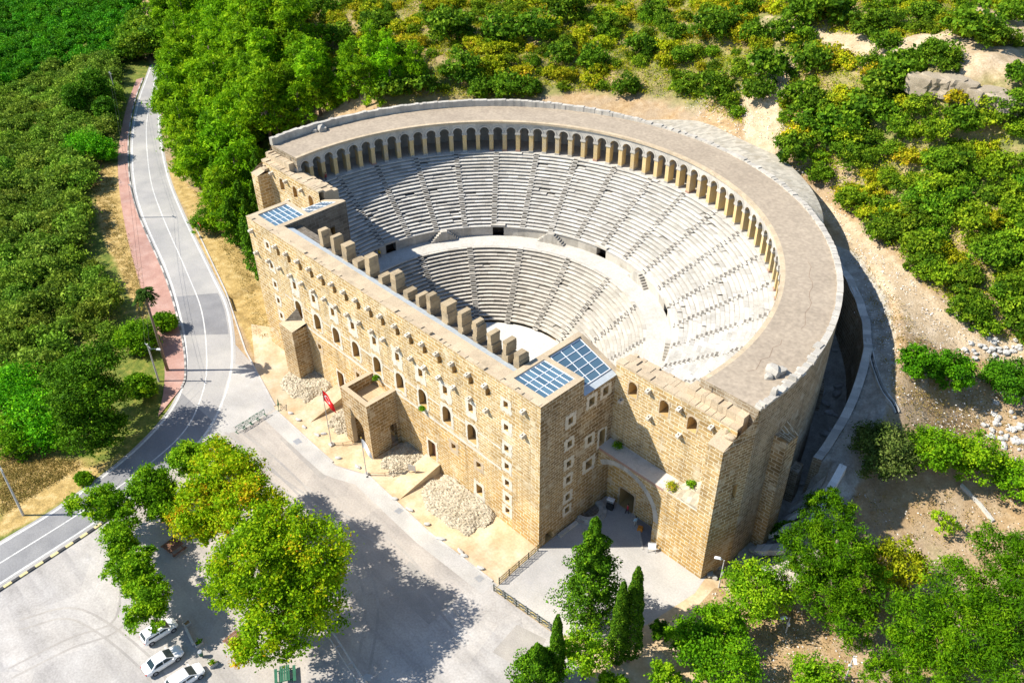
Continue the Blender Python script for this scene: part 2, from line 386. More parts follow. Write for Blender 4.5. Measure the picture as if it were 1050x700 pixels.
def inpoly(P, poly):
    x, y = P[:, 0], P[:, 1]; c = np.zeros(len(P), bool); n = len(poly)
    for i in range(n):
        (x0, y0), (x1, y1) = poly[i], poly[i - 1]
        if y0 == y1: continue
        k = ((y0 > y) != (y1 > y)) & (x < (x1 - x0) * (y - y0) / (y1 - y0) + x0); c ^= k
    return c
def wpoly(px): return [tuple(at(u, v)[:2]) for u, v in px]

def axis(lo, hi, dense, step, mid, coarse):
    a = [dense[0]]
    while a[-1] < dense[1]: a.append(a[-1] + step)
    s_ = mid; up = [a[-1]]
    while up[-1] < hi: up.append(up[-1] + s_); s_ = s_ if up[-1] < coarse[1] else s_ * 1.5
    s_ = mid; dn = [a[0]]
    while dn[-1] > lo: dn.append(dn[-1] - s_); s_ = s_ if dn[-1] > coarse[0] else s_ * 1.5
    return np.array(dn[:0:-1] + a + up[1:])
gx = axis(-2500, 2500, (-54, 66), .6, 2.2, (-340, 200)); gy = axis(-2500, 2500, (-12, 78), .6, 2.2, (-100, 340))
GX, GY = np.meshgrid(gx, gy); GZ = tz(GX, GY)
nx, ny = len(gx), len(gy)
me = bpy.data.meshes.new('ground')
vv = np.stack([GX.ravel(), GY.ravel(), GZ.ravel()], 1)
ii = np.arange(nx * ny).reshape(ny, nx); q = np.stack([ii[:-1, :-1], ii[:-1, 1:], ii[1:, 1:], ii[1:, :-1]], -1).reshape(-1, 4)
me.vertices.add(len(vv)); me.vertices.foreach_set('co', vv.ravel())
me.loops.add(q.size); me.loops.foreach_set('vertex_index', q.ravel())
me.polygons.add(len(q)); me.polygons.foreach_set('loop_start', np.arange(len(q)) * 4); me.polygons.foreach_set('loop_total', np.full(len(q), 4)); me.polygons.foreach_set('use_smooth', np.ones(len(q), bool))
me.update(calc_edges=True); me.validate()
# ground cover kinds as real zones of the land: r = undergrowth, g = bare sandy path, b = grey stony ground, a = straw grass
zone = np.zeros((len(vv), 4), np.float32)
PT = vv[:, :2]
def soft(mask):
    m_ = mask.reshape(ny, nx).astype(np.float32)
    for _ in range(2):
        m_[1:-1, 1:-1] = (m_[1:-1, 1:-1] * 2 + m_[:-2, 1:-1] + m_[2:, 1:-1] + m_[1:-1, :-2] + m_[1:-1, 2:]) / 6
    return m_.ravel()
orchard = inpoly(PT, [(-2500, -2500), *[tuple(p) for p in RL], (-2500, 400)])
zone[:, 0] = soft(orchard) * .9
hillp = (vv[:, 2] > 19) & (np.hypot(PT[:, 0] - XC, PT[:, 1] - YC) > 62)
zone[:, 0] = np.maximum(zone[:, 0], soft(hillp) * .4)
pinep = inpoly(PT, wpoly([(168, 78), (200, 5), (290, 5), (330, 90), (300, 120), (262, 180), (240, 230), (215, 205), (180, 170)]))
zone[:, 0] = np.maximum(zone[:, 0], soft(pinep) * .75)
for pl in ([(780, 15), (830, 28), (900, 38), (960, 35), (1050, 55), (1050, 85), (990, 72), (920, 70), (850, 48), (790, 30)], [(990, 5), (1050, 14), (1050, 60), (1005, 30), (975, 12)],
           [(800, 180), (830, 190), (870, 225), (910, 260), (950, 300), (1000, 338), (1050, 352), (1050, 385), (990, 360), (940, 345), (900, 290), (870, 245), (835, 215)],
           [(760, 105), (800, 60), (815, 70), (800, 110), (800, 150), (790, 175), (765, 140)]):
    zone[:, 1] = np.maximum(zone[:, 1], soft(inpoly(PT, wpoly(pl))))
zone[:, 2] = soft((np.hypot(PT[:, 0] - XC, PT[:, 1] - YC) < 57) & (PT[:, 0] > 20) & (PT[:, 1] > 15) & (PT[:, 1] < 62))
for pl in ([(0, 465), (60, 470), (110, 480), (150, 445), (170, 428), (178, 420), (136, 462), (60, 515), (0, 552)], [(90, 165), (128, 170), (150, 300), (150, 340), (125, 280), (105, 240)],
           [(168, 168), (215, 210), (262, 275), (285, 355), (300, 400), (285, 410), (240, 320), (195, 225)]):
    zone[:, 3] = np.maximum(zone[:, 3], soft(inpoly(PT, wpoly(pl))))
ca = me.color_attributes.new('zone', 'FLOAT_COLOR', 'POINT'); ca.data.foreach_set('color', zone.ravel())
mt, nt, b = newmat('ground cover'); co = objco(nt)
za = N(nt, 'ShaderNodeAttribute', attribute_name='zone'); sep = N(nt, 'ShaderNodeSeparateColor'); nt.links.new(za.outputs['Color'], sep.inputs[0])
n1 = noise(nt, co, .12, 6, .6); n2 = noise(nt, co, .7, 6, .65); n3 = noise(nt, co, 4, 4, .6)
dirt = ramp(nt, n2, [(.3, (.27, .175, .085)), (.5, (.36, .245, .125)), (.7, (.45, .34, .21))])
dirt = mixc(nt, ramp(nt, n1, [(.45, (0, 0, 0)), (.62, (.6, .6, .6))]), dirt, (.32, .26, .19))
und = ramp(nt, n2, [(.3, (.06, .095, .010)), (.5, (.13, .165, .022)), (.62, (.23, .22, .04)), (.75, (.32, .25, .11))])
path = ramp(nt, n2, [(.3, (.36, .265, .155)), (.55, (.48, .375, .245)), (.75, (.55, .455, .33))])
grey = ramp(nt, n2, [(.3, (.25, .23, .19)), (.55, (.38, .355, .30)), (.72, (.50, .47, .41))])
straw = ramp(nt, n2, [(.3, (.24, .17, .06)), (.5, (.42, .29, .10)), (.7, (.54, .42, .20))])
def fac(sock, nf=n2, w=.45):
    a = N(nt, 'ShaderNodeMath', operation='MULTIPLY_ADD'); nt.links.new(nf, a.inputs[0]); a.inputs[1].default_value = w; a.inputs[2].default_value = -w / 2
    s_ = N(nt, 'ShaderNodeMath', operation='ADD', use_clamp=True); nt.links.new(a.outputs[0], s_.inputs[0]); nt.links.new(sock, s_.inputs[1])
    mr = N(nt, 'ShaderNodeMapRange'); mr.inputs['From Min'].default_value = .15; mr.inputs['From Max'].default_value = .6; nt.links.new(s_.outputs[0], mr.inputs['Value'])
    return mr.outputs[0]
c = mixc(nt, fac(sep.outputs[0], n1, 1.2), dirt, und)
c = mixc(nt, fac(sep.outputs[2]), c, grey); c = mixc(nt, fac(za.outputs['Alpha']), c, straw); c = mixc(nt, fac(sep.outputs[1]), c, path)
c = mixc(nt, 1.0, c, ramp(nt, n3, [(.3, (.78, .76, .74)), (.7, (1.15, 1.15, 1.15))]), 'MULTIPLY')
nt.links.new(c, b.inputs['Base Color']); bump(nt, b, n3, .6, .15)
me.materials.append(mt)
ground = bpy.data.objects.new('ground', me); COL.objects.link(ground); tag(ground, kind='structure')

# ------------------------------------------------------------------ flat paving
def sheet(name, poly, z, mat, parent=None):
    bm = bmesh.new(); vs = [bm.verts.new((p[0], p[1], z)) for p in poly]
    f = bm.faces.new(vs); f.normal_update()
    if f.normal.z < 0: f.normal_flip()
    bmesh.ops.triangulate(bm, faces=[f])
    me_ = bpy.data.meshes.new(name); bm.to_mesh(me_); bm.free(); me_.materials.append(mat)
    o = bpy.data.objects.new(name, me_); COL.objects.link(o); return o
def strip_obj(name, A, B, z, mat, dash=None):
    mb = MB()
    for i in range(len(A) - 1): mb.face([(*A[i], z), (*B[i], z), (*B[i + 1], z), (*A[i + 1], z)])
    return mb.build(name, mat)
def offset(P, d):
    P = np.array(P); t = np.gradient(P, axis=0); n = np.stack([-t[:, 1], t[:, 0]], 1); n /= np.linalg.norm(n, axis=1)[:, None]; return P + n * d
def m_ground(name, cols, s1=.3, s2=3, bs=.3, streak=None):
    m, nt, b = newmat(name); co = objco(nt); a = noise(nt, co, s1, 6, .6); f = noise(nt, co, s2, 5, .6)
    c = ramp(nt, a, [(.3, cols[0]), (.5, cols[1]), (.7, cols[2])])
    a2 = noise(nt, co, .07, 4, .6); c = mixc(nt, 1.0, c, ramp(nt, a2, [(.35, (.82, .82, .84)), (.65, (1.12, 1.1, 1.06))]), 'MULTIPLY')
    c = mixc(nt, 1.0, c, ramp(nt, f, [(.3, (.85, .85, .85)), (.7, (1.12, 1.12, 1.12))]), 'MULTIPLY')
    if streak:
        w = N(nt, 'ShaderNodeTexVoronoi', feature='DISTANCE_TO_EDGE'); w.inputs['Scale'].default_value = streak; nt.links.new(co, w.inputs['Vector'])
        c = mixc(nt, ramp(nt, w.outputs['Distance'], [(0, (.5, .5, .5)), (.012, (0, 0, 0))]), c, tuple(x * .5 for x in cols[0]))
    nt.links.new(c, b.inputs['Base Color']); bump(nt, b, f, bs, .02); return m
def m_yard():
    # worn grey asphalt that turns to pale gravel in the car park (south) and pale concrete to the east
    m, nt, b = newmat('yard surface'); co = objco(nt); a = noise(nt, co, .12, 6, .62); f = noise(nt, co, 4, 5, .6); big = noise(nt, co, .08, 4, .6)
    asp = ramp(nt, a, [(.3, (.30, .275, .245)), (.5, (.37, .335, .295)), (.7, (.44, .40, .35))])
    pale = ramp(nt, noise(nt, co, .25, 6, .65), [(.3, (.315, .295, .27)), (.5, (.385, .362, .335)), (.7, (.45, .428, .40))])
    sp = N(nt, 'ShaderNodeSeparateXYZ'); nt.links.new(co, sp.inputs[0])
    def edge(sock, lo, hi):
        ad = N(nt, 'ShaderNodeMath', operation='MULTIPLY_ADD'); nt.links.new(big, ad.inputs[0]); ad.inputs[1].default_value = 16; nt.links.new(sock, ad.inputs[2])
        mr = N(nt, 'ShaderNodeMapRange'); mr.inputs['From Min'].default_value = lo + 8; mr.inputs['From Max'].default_value = hi + 8; nt.links.new(ad.outputs[0], mr.inputs['Value']); return mr.outputs[0]
    mx = N(nt, 'ShaderNodeMath', operation='MAXIMUM'); nt.links.new(edge(sp.outputs['Y'], -34, -40), mx.inputs[0]); nt.links.new(edge(sp.outputs['X'], 24, 32), mx.inputs[1])
    c = mixc(nt, mx.outputs[0], asp, pale)
    mp = N(nt, 'ShaderNodeMapping'); mp.inputs['Rotation'].default_value = (0, 0, .75); mp.inputs['Scale'].default_value = (.05, .55, 1); nt.links.new(co, mp.inputs['Vector'])
    c = mixc(nt, 1.0, c, ramp(nt, noise(nt, mp.outputs['Vector'], 1.0, 5, .6), [(.35, (.86, .86, .87)), (.5, (1, 1, 1)), (.7, (1.07, 1.06, 1.05))]), 'MULTIPLY')
    c = mixc(nt, 1.0, c, ramp(nt, noise(nt, co, .9, 5, .7), [(.28, (.78, .77, .76)), (.4, (1, 1, 1))]), 'MULTIPLY')
    v = N(nt, 'ShaderNodeTexVoronoi'); v.inputs['Scale'].default_value = .13; nt.links.new(co, v.inputs['Vector'])
    c = mixc(nt, 1.0, c, ramp(nt, v.outputs['Color'], [(.2, (.93, .93, .94)), (.8, (1.06, 1.05, 1.04))]), 'MULTIPLY')
    c = mixc(nt, 1.0, c, ramp(nt, f, [(.3, (.86, .86, .86)), (.7, (1.12, 1.12, 1.12))]), 'MULTIPLY')
    nt.links.new(c, b.inputs['Base Color']); bump(nt, b, f, .35, .02); return m
M['asphalt'] = m_ground('road asphalt', [(.29, .285, .275), (.345, .335, .32), (.39, .375, .355)], .15, 5)
M['asphaltdark'] = m_ground('patched asphalt', [(.19, .19, .195), (.225, .225, .23), (.26, .26, .26)], .3, 5)
M['plaza'] = m_yard()
M['lot'] = m_ground('pale gravel lot', [(.45, .425, .40), (.53, .50, .475), (.60, .575, .55)], .2, 6)
M['fore'] = m_ground('forecourt paving', [(.37, .355, .33), (.41, .395, .37), (.46, .44, .415)], .3, 5)
M['sand'] = m_ground('sandy soil', [(.42, .295, .165), (.51, .395, .25), (.58, .49, .36)], .35, 3, .8)
M['patch'] = m_ground('repaired asphalt', [(.27, .255, .235), (.315, .295, .27), (.36, .335, .305)], .4, 6)
M['tyremark'] = m_ground('tyre worn asphalt', [(.285, .267, .245), (.335, .313, .287), (.39, .365, .335)], .25, 5)
M['pink'] = m_ground('pink paving', [(.36, .20, .16), (.42, .25, .20), (.47, .31, .26)], .4, 6)
M['paint'] = m_ground('road paint', [(.40, .40, .39), (.56, .56, .54), (.66, .66, .64)], 1.5, 8)
M['kerbstone'] = m_ground('kerb stone', [(.38, .37, .34), (.46, .44, .41), (.54, .52, .48)], .8, 6)
M['kerbgrey'] = m_plain('sooty kerb stone', (.17, .165, .155), .8)
M['kerbblack'] = m_plain('black kerb paint', (.05, .05, .05), .7)
M['kerbyellow'] = m_plain('pale kerb paint', (.55, .45, .22), .7)

W0 = lambda pts: [tuple(ray_z(u, v, 0)[:2]) for u, v in pts]
def resample0(P, d):
    P = np.array(P); s_ = np.r_[0, np.cumsum(np.linalg.norm(np.diff(P, axis=0), axis=1))]; t = np.arange(0, s_[-1], d)
    return np.stack([np.interp(t, s_, P[:, 0]), np.interp(t, s_, P[:, 1])], 1)
S = lambda o: tag(o, kind='structure')
S(strip_obj('road', offset(RL, .55), offset(RR, -.55), .008, M['asphalt']))
# darker repaired stretch on the bend
i0, i1 = [int(np.argmin(np.hypot(*(RC - np.array(ray_z(u, v, 0)[:2])).T))) for u, v in ((205, 345), (198, 300))]
S(strip_obj('road_patch', RL[i0:i1 + 1] * .97 + RR[i0:i1 + 1] * .03, RR[i0:i1 + 1] * .94 + RL[i0:i1 + 1] * .06, .012, M['asphaltdark']))
i0, i1 = [int(np.argmin(np.hypot(*(RC - np.array(ray_z(u, v, 0)[:2])).T))) for u, v in ((0, 576), (201, 424))]
S(strip_obj('road_patch', RL[i0:i1 + 1] * .97 + RR[i0:i1 + 1] * .03, RR[i0:i1 + 1] * .97 + RL[i0:i1 + 1] * .03, .012, M['asphaltdark']))
for q_ in ([(376, 690), (384, 693), (378, 698), (370, 695)], [(404, 524), (409, 520), (414, 523), (409, 527)], [(486, 592), (492, 589), (497, 593), (491, 597)], [(300, 452), (306, 449), (310, 453), (304, 456)]): S(sheet('manhole_cover', W0(q_), .022, M['greymetal']))
for q_, z_ in (([(420, 575), (470, 612), (440, 640), (395, 600)], .0095), ([(300, 440), (345, 480), (330, 492), (287, 450)], .0095), ([(530, 640), (560, 655), (540, 690), (505, 668)], .0095)): S(sheet('yard_patch', W0(q_), z_, M['patch']))
TZ = [.0101]
def arc_mark(pts, w):
    P_ = smooth(W0(pts), 8)
    for d_ in (-.75, .75): TZ[0] += .0006; S(strip_obj('tyre_mark', offset(P_, d_ + w), offset(P_, d_ - w), TZ[0], M['tyremark']))
arc_mark([(235, 440), (275, 470), (330, 520), (400, 560), (470, 640)], .16); arc_mark([(225, 450), (280, 490), (345, 540), (380, 610), (370, 700)], .16); arc_mark([(20, 640), (80, 630), (150, 680), (170, 720)], .14); arc_mark([(10, 690), (70, 660), (120, 640), (130, 600), (120, 560)], .14)
ye = np.array(W0([(283, 421), (330, 464), (345, 477), (376, 486), (440, 545), (508, 597)])); ye = resample0(ye, 1.0)
S(strip_obj('yard_edge_strip', offset(ye, -.15), offset(ye, -2.3), .012, M['fore']))
for nm, P, w in (('road_marking', RL, .16), ('road_marking', RC, .10), ('road_marking', RR, .16)):
    S(strip_obj(nm, offset(P, w), offset(P, -w), .016, M['paint']))
# pink pavement, kerb along the road's outer edge
W = lambda pts, z=0: [tuple(ray_z(u, v, z)[:2]) for u, v in pts]
kp = [i for i in range(len(RL)) if 40 < i < len(RL) - 2]
pv = smooth(W([(162, 428), (168, 400), (168, 370), (158, 335), (143, 290), (130, 240), (122, 190), (122, 150), (130, 110), (140, 82)]))
pr = smooth(W([(186, 398), (190, 386), (189, 360), (182, 325), (168, 280), (142, 220), (133, 182), (132, 140), (138, 105), (147, 80)]))
S(strip_obj('pavement', pv, pr, .12, M['pink']))
def kerb(name, P, h, w, mats, seg=None):
    mb = MB(); P = np.array(P); A, B = offset(P, w / 2), offset(P, -w / 2)
    for i in range(len(P) - 1):
        a, b_, c, d = A[i], B[i], B[i + 1], A[i + 1]; m_ = i % len(mats)
        mb.face([(*a, h), (*b_, h), (*c, h), (*d, h)], m_); mb.face([(*a, -.05), (*d, -.05), (*d, h), (*a, h)], m_); mb.face([(*b_, -.05), (*c, -.05), (*c, h), (*b_, h)], m_)
    for k in (0, -1): mb.face([(*A[k], -.05), (*B[k], -.05), (*B[k], h), (*A[k], h)], 0)
    return S(mb.build(name, mats))
def resample(P, d):
    P = np.array(P); s_ = np.r_[0, np.cumsum(np.linalg.norm(np.diff(P, axis=0), axis=1))]; t = np.arange(0, s_[-1], d)
    return np.stack([np.interp(t, s_, P[:, 0]), np.interp(t, s_, P[:, 1])], 1)
kerb('kerb', pr, .14, .3, [M['kerbstone'], M['kerbgrey']])
kerb('kerb', resample(offset(RR[:16], -1.0), 1.0), .16, .4, [M['kerbyellow'], M['kerbblack']])
# yard, car park, forecourt, sand strip along the facade
ri = [i for i in range(len(RR)) if RR[i][0] > -38 and RR[i][1] > -75][::-1]
yard = [(-27, -5.8), *W([(283, 421), (330, 464), (345, 477), (376, 486), (440, 545), (510, 599)]), (31.9, -8.5), (41.5, -7.7), (42, -8.0), (52, -10), (75, -14), (78, -60), (40, -110), (-14, -110)] + [tuple(p) for p in RR if p[1] > -100 and p[0] > -36.5]
S(sheet('yard', yard, .006, M['plaza']))
apron_ = W([(238, 372), (262, 380), (283, 418), (250, 440), (205, 452), (225, 416)])
S(sheet('road_apron', apron_, .010, M['fore']))
fore = [(31.27, 0.0), (31.9, -8.4), (41.5, -7.6), (46, -4), (48.0, 1), (49.2, 8.5), (48.4, 13.5), (31.27, 13.5)]
S(sheet('forecourt', fore, .014, M['fore']))
S(sheet('sand_path', [(41.5, -7.6), (46, -4), (48.0, 1), (49.2, 8.5), (48.6, 12), (52, 12), (56, 6), (57, -4), (52, -10), (42, -8)], .010, M['sand']))
sandp = [(-31.2, -.02), (-33, 3), (-38, 0), (-27, -5.8), *W([(283, 421), (330, 464), (345, 477), (376, 486), (440, 545), (510, 599)]), (31.85, -8.4), (31.24, -.02)]
S(sheet('sand_strip', sandp, .02, M['sand']))
edge = W([(283, 421), (330, 464), (345, 477)]); kerb('kerb', resample(edge, .9), .14, .25, [M['kerbstone']])
edge = W([(378, 488), (440, 546), (508, 598)]); kerb('kerb', resample(edge, .9), .14, .25, [M['kerbstone']])
edge = W([(200, 232), (232, 300), (252, 360), (283, 418)]); kerb('kerb', resample(edge, .9), .10, .25, [M['kerbstone']])

# ------------------------------------------------------------------ theatre
TH = empty('roman_theatre', (0, 0, 0), 0, 'huge half-round Roman stone theatre with tall ochre stage front, arcaded gallery and white seating', 'theatre')
def wall(mb, O, U, w, h, holes=(), m=0):
    """upright wall sheet with rectangular openings; O lower left corner, U horizontal direction"""
    O = Vector(O); U = Vector(U)
    us = sorted({0, w, *[a for q_ in holes for a in q_[:2]]}); vs = sorted({0, h, *[a for q_ in holes for a in q_[2:]]})
    P = lambda a, b_: O + U * a + Vector((0, 0, b_))
    for i in range(len(us) - 1):
        j = 0
        while j < len(vs) - 1:
            uc = (us[i] + us[i + 1]) / 2
            hit = lambda k: any(q_[0] < uc < q_[1] and q_[2] < (vs[k] + vs[k + 1]) / 2 < q_[3] for q_ in holes)
            if hit(j): j += 1; continue
            k = j
            while k + 1 < len(vs) - 1 and not hit(k + 1): k += 1
            a, b_ = vs[j], vs[k + 1]
            mb.face([P(us[i], a), P(us[i + 1], a), P(us[i + 1], b_), P(us[i], b_)], m); j = k + 1
def opening(name, O, U, Nn, u, v, w, h, arch=False, depth=.85, margin=.45, drop=0., back='deep', surround='mortar', parent=TH, label=None, door=None):
    """recess with reveals and back, plus a rough pale surround as its sub-part; u,v = centre of sill"""
    O = Vector(O); U = Vector(U); Nn = Vector(Nn); Z = Vector((0, 0, 1))
    P = lambda a, b_, d=0: O + U * a + Z * b_ - Nn * d
    pts = [(u - w / 2, v), (u + w / 2, v)]
    if arch:
        r = w / 2; sp = v + h - r
        pts += [(u + r * math.cos(t), sp + r * math.sin(t)) for t in np.linspace(0, PI, 11)]
    else: pts += [(u + w / 2, v + h), (u - w / 2, v + h)]
    mb = MB(); n = len(pts)
    for i in range(n):
        a, b_ = pts[i], pts[(i + 1) % n]
        if abs(a[0] - b_[0]) + abs(a[1] - b_[1]) < 1e-6: continue
        mb.face([P(*a), P(*b_), P(*b_, depth), P(*a, depth)], 0)
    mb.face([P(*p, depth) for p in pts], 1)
    if arch:   # spandrels that close the square hole
        r = w / 2
        for s_ in (1, -1):
            arc = [(u + s_ * r * math.cos(t), v + h - r + r * math.sin(t)) for t in np.linspace(0, PI / 2, 6)]
            for i in range(5): mb.face([P(*arc[i]), P(u + s_ * r, v + h), P(*arc[i + 1])], 2)
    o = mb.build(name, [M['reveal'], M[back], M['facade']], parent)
    if label: o['label'] = label
    if margin > 0:
        sb = MB(); rr_ = random.Random(int(u * 100) + int(v * 1000)); cx, cy = u, v + h / 2
        x0, x1, y0, y1 = u - w / 2 - margin * rr_.uniform(.8, 1.2), u + w / 2 + margin * rr_.uniform(.8, 1.2), v - margin * rr_.uniform(.7, 1.1) - drop, v + h + margin * rr_.uniform(.7, 1.3)
        K = 36; inn = []; out = []
        for k in range(K):
            t = 2 * PI * k / K; d = (math.cos(t), math.sin(t))
            f = min(((x1 if d[0] > 0 else x0) - cx) / d[0] if abs(d[0]) > 1e-6 else 1e9, ((y1 if d[1] > 0 else y0) - cy) / d[1] if abs(d[1]) > 1e-6 else 1e9)
            f *= rr_.uniform(.84, 1.07); out.append((cx + d[0] * f, cy + d[1] * f))
            best = 1e9
            for i in range(n):
                (ax, ay), (bx, by) = pts[i], pts[(i + 1) % n]; ex, ey = bx - ax, by - ay; den = d[0] * ey - d[1] * ex
                if abs(den) < 1e-9: continue
                s1 = ((ax - cx) * ey - (ay - cy) * ex) / den; s2 = ((ax - cx) * d[1] - (ay - cy) * d[0]) / den
                if s1 > 0 and -1e-6 <= s2 <= 1 + 1e-6: best = min(best, s1)
            inn.append((cx + d[0] * best, cy + d[1] * best))
        for k in range(K):
            j = (k + 1) % K; sb.face([P(*inn[k], -.03), P(*out[k], -.03), P(*out[j], -.03), P(*inn[j], -.03)], 0)
            sb.face([P(*out[k], -.03), P(*out[k], .0), P(*out[j], .0), P(*out[j], -.03)], 0); sb.face([P(*inn[k], -.03), P(*inn[j], -.03), P(*inn[j], .0), P(*inn[k], .0)], 0)
        sb.build('surround', M[surround], o)
    if door:
        db = MB(); db.face([P(u - w / 2 + .05, v, depth * .55), P(u + w / 2 - .05, v, depth * .55), P(u + w / 2 - .05, v + h - .05, depth * .55), P(u - w / 2 + .05, v + h - .05, depth * .55)]); db.build('door_leaf', M[door], o)
    return o

H = 23.5; HW = 31.25; ZB = -1.0
X3 = [-23.2, -20.3, -17.3, -14.4, -11.5, -8.8, -6.0, -3.2, -.4, 2.2, 5.3, 8.1, 10.8, 13.7, 16.5, 19.5, 22.5]
X5 = [-20, -15, -10.2, -5.4, -.4, 4.65, 9.5, 14.4, 19.25]
XC7 = [20.5, 16.9, 13.5, 10.5, 7.6, 4.8, 2.6]
ops = []   # (name, u(x), sill z, w, h, arch, margin, drop, extra)
for i, x in enumerate(X3): ops.append(('window', x, 19.8, .85, 1.35, False, 0, 0, {}))
for x in X5:
    ops.append(('window', x, 15.4, .85, 1.35, False, .7, .5, {})); ops.append(('arched_window', x, 10.3, 1.65, 3.0, True, .45, 0, {}))
for s_, xx in ((1, 25.6), (-1, -26.1)):
    for k, z in enumerate(XC7): ops.append(('window', xx, z - .5, .75, 1.0, False, .55, .2 if k < 3 else .1, {}))
for x in (-15.6, -5.8, 15.4, 20.3): ops.append(('window', x, 6.5, .85, 1.0, False, .55, .2, dict(surround='coping')))
for x in (-10.8, 10.65): ops.append(('doorway', x, 1.5, 1.6, 3.3, False, .45, 0, dict(depth=1.1, door='wood')))
ops.append(('doorway', 20.25, 1.5, 1.15, 1.8, False, .5, .4, dict(depth=1.1)))
mb = MB()
hol = [(o[1] + HW - o[3] / 2, o[1] + HW + o[3] / 2, o[2] - ZB, o[2] + o[4] - ZB) for o in ops] + [(.5 + HW - 1.5, .5 + HW + 1.5, .8 - ZB, 5 - ZB)]
wall(mb, (-HW, 0, ZB), (1, 0, 0), 2 * HW, H - ZB, hol)
mb.build('stage_front_wall', M['facade'], TH)
for nm, x, z, w, h, ar, mg_, dr_, ex in ops:
    opening(nm, (0, 0, 0), (1, 0, 0), (0, -1, 0), x, z, w, h, ar, margin=mg_, drop=dr_, **ex)
opening('doorway', (0, 0, 0), (1, 0, 0), (0, -1, 0), .5, .8, 3, 4.2, False, depth=1.2, margin=0, door='wood')
def corbel(x, z, O=(0, 0, 0), U=(1, 0, 0), Nn=(0, -1, 0), s_=.8):
    O, U, Nn, Z = Vector(O), Vector(U), Vector(Nn), Vector((0, 0, 1)); mb = MB(); w = .3 * s_; d = .85 * s_
    P = lambda a, b_, c: O + U * (x + a) + Z * (z + b_) + Nn * c
    prof = [(-.3, 0), (-.25, d * .75), (-.02, d), (.22, d), (.3, 0)]
    for i in range(len(prof) - 1):
        (b0, c0), (b1, c1) = prof[i], prof[i + 1]; mb.face([P(-w, b0, c0), P(w, b0, c0), P(w, b1, c1), P(-w, b1, c1)], 0)
    for k in (-w, w): mb.face([P(k, b_, c_) for b_, c_ in prof], 0)
    mb.face([P(-w * .35, .275, d * .35), P(w * .35, .275, d * .35), P(w * .35, .248, d * .7), P(-w * .35, .248, d * .7)], 1)
    mb.build('corbel', [M['corbel'], M['void']], TH)
for x in [-30.1] + [x - .25 for x in X3] + [28.7]: corbel(x, 21.45)
for x in [-29.8, -26.4] + [x - .15 for x in X3] + [28.7]: corbel(x, 17.75)
# pale courses
def band(x0, x1, z0, z1, y=-.035):
    mb = MB(); n = max(1, int((x1 - x0) / 1.3)); xs = np.linspace(x0, x1, n + 1); j = [random.uniform(-.06, .06) for _ in range(2 * n + 2)]
    for i in range(n):
        mb.face([(xs[i], y, z0 + j[i]), (xs[i + 1], y, z0 + j[i + 1]), (xs[i + 1], y, z1 + j[n + 2 + i]), (xs[i], y, z1 + j[n + 1 + i])], 0)
    mb.build('pale_string_course', M['mortar'], TH)
band(-22.5, 24.6, 9.15, 9.62)
for a, b_ in zip(X5[:-1], X5[1:]): band(a + 1.25, b_ - 1.25, 12.75, 13.05)
band(X5[-1] + 1.25, 24.6, 12.75, 13.05); band(-23.5, X5[0] - 1.25, 12.75, 13.05)

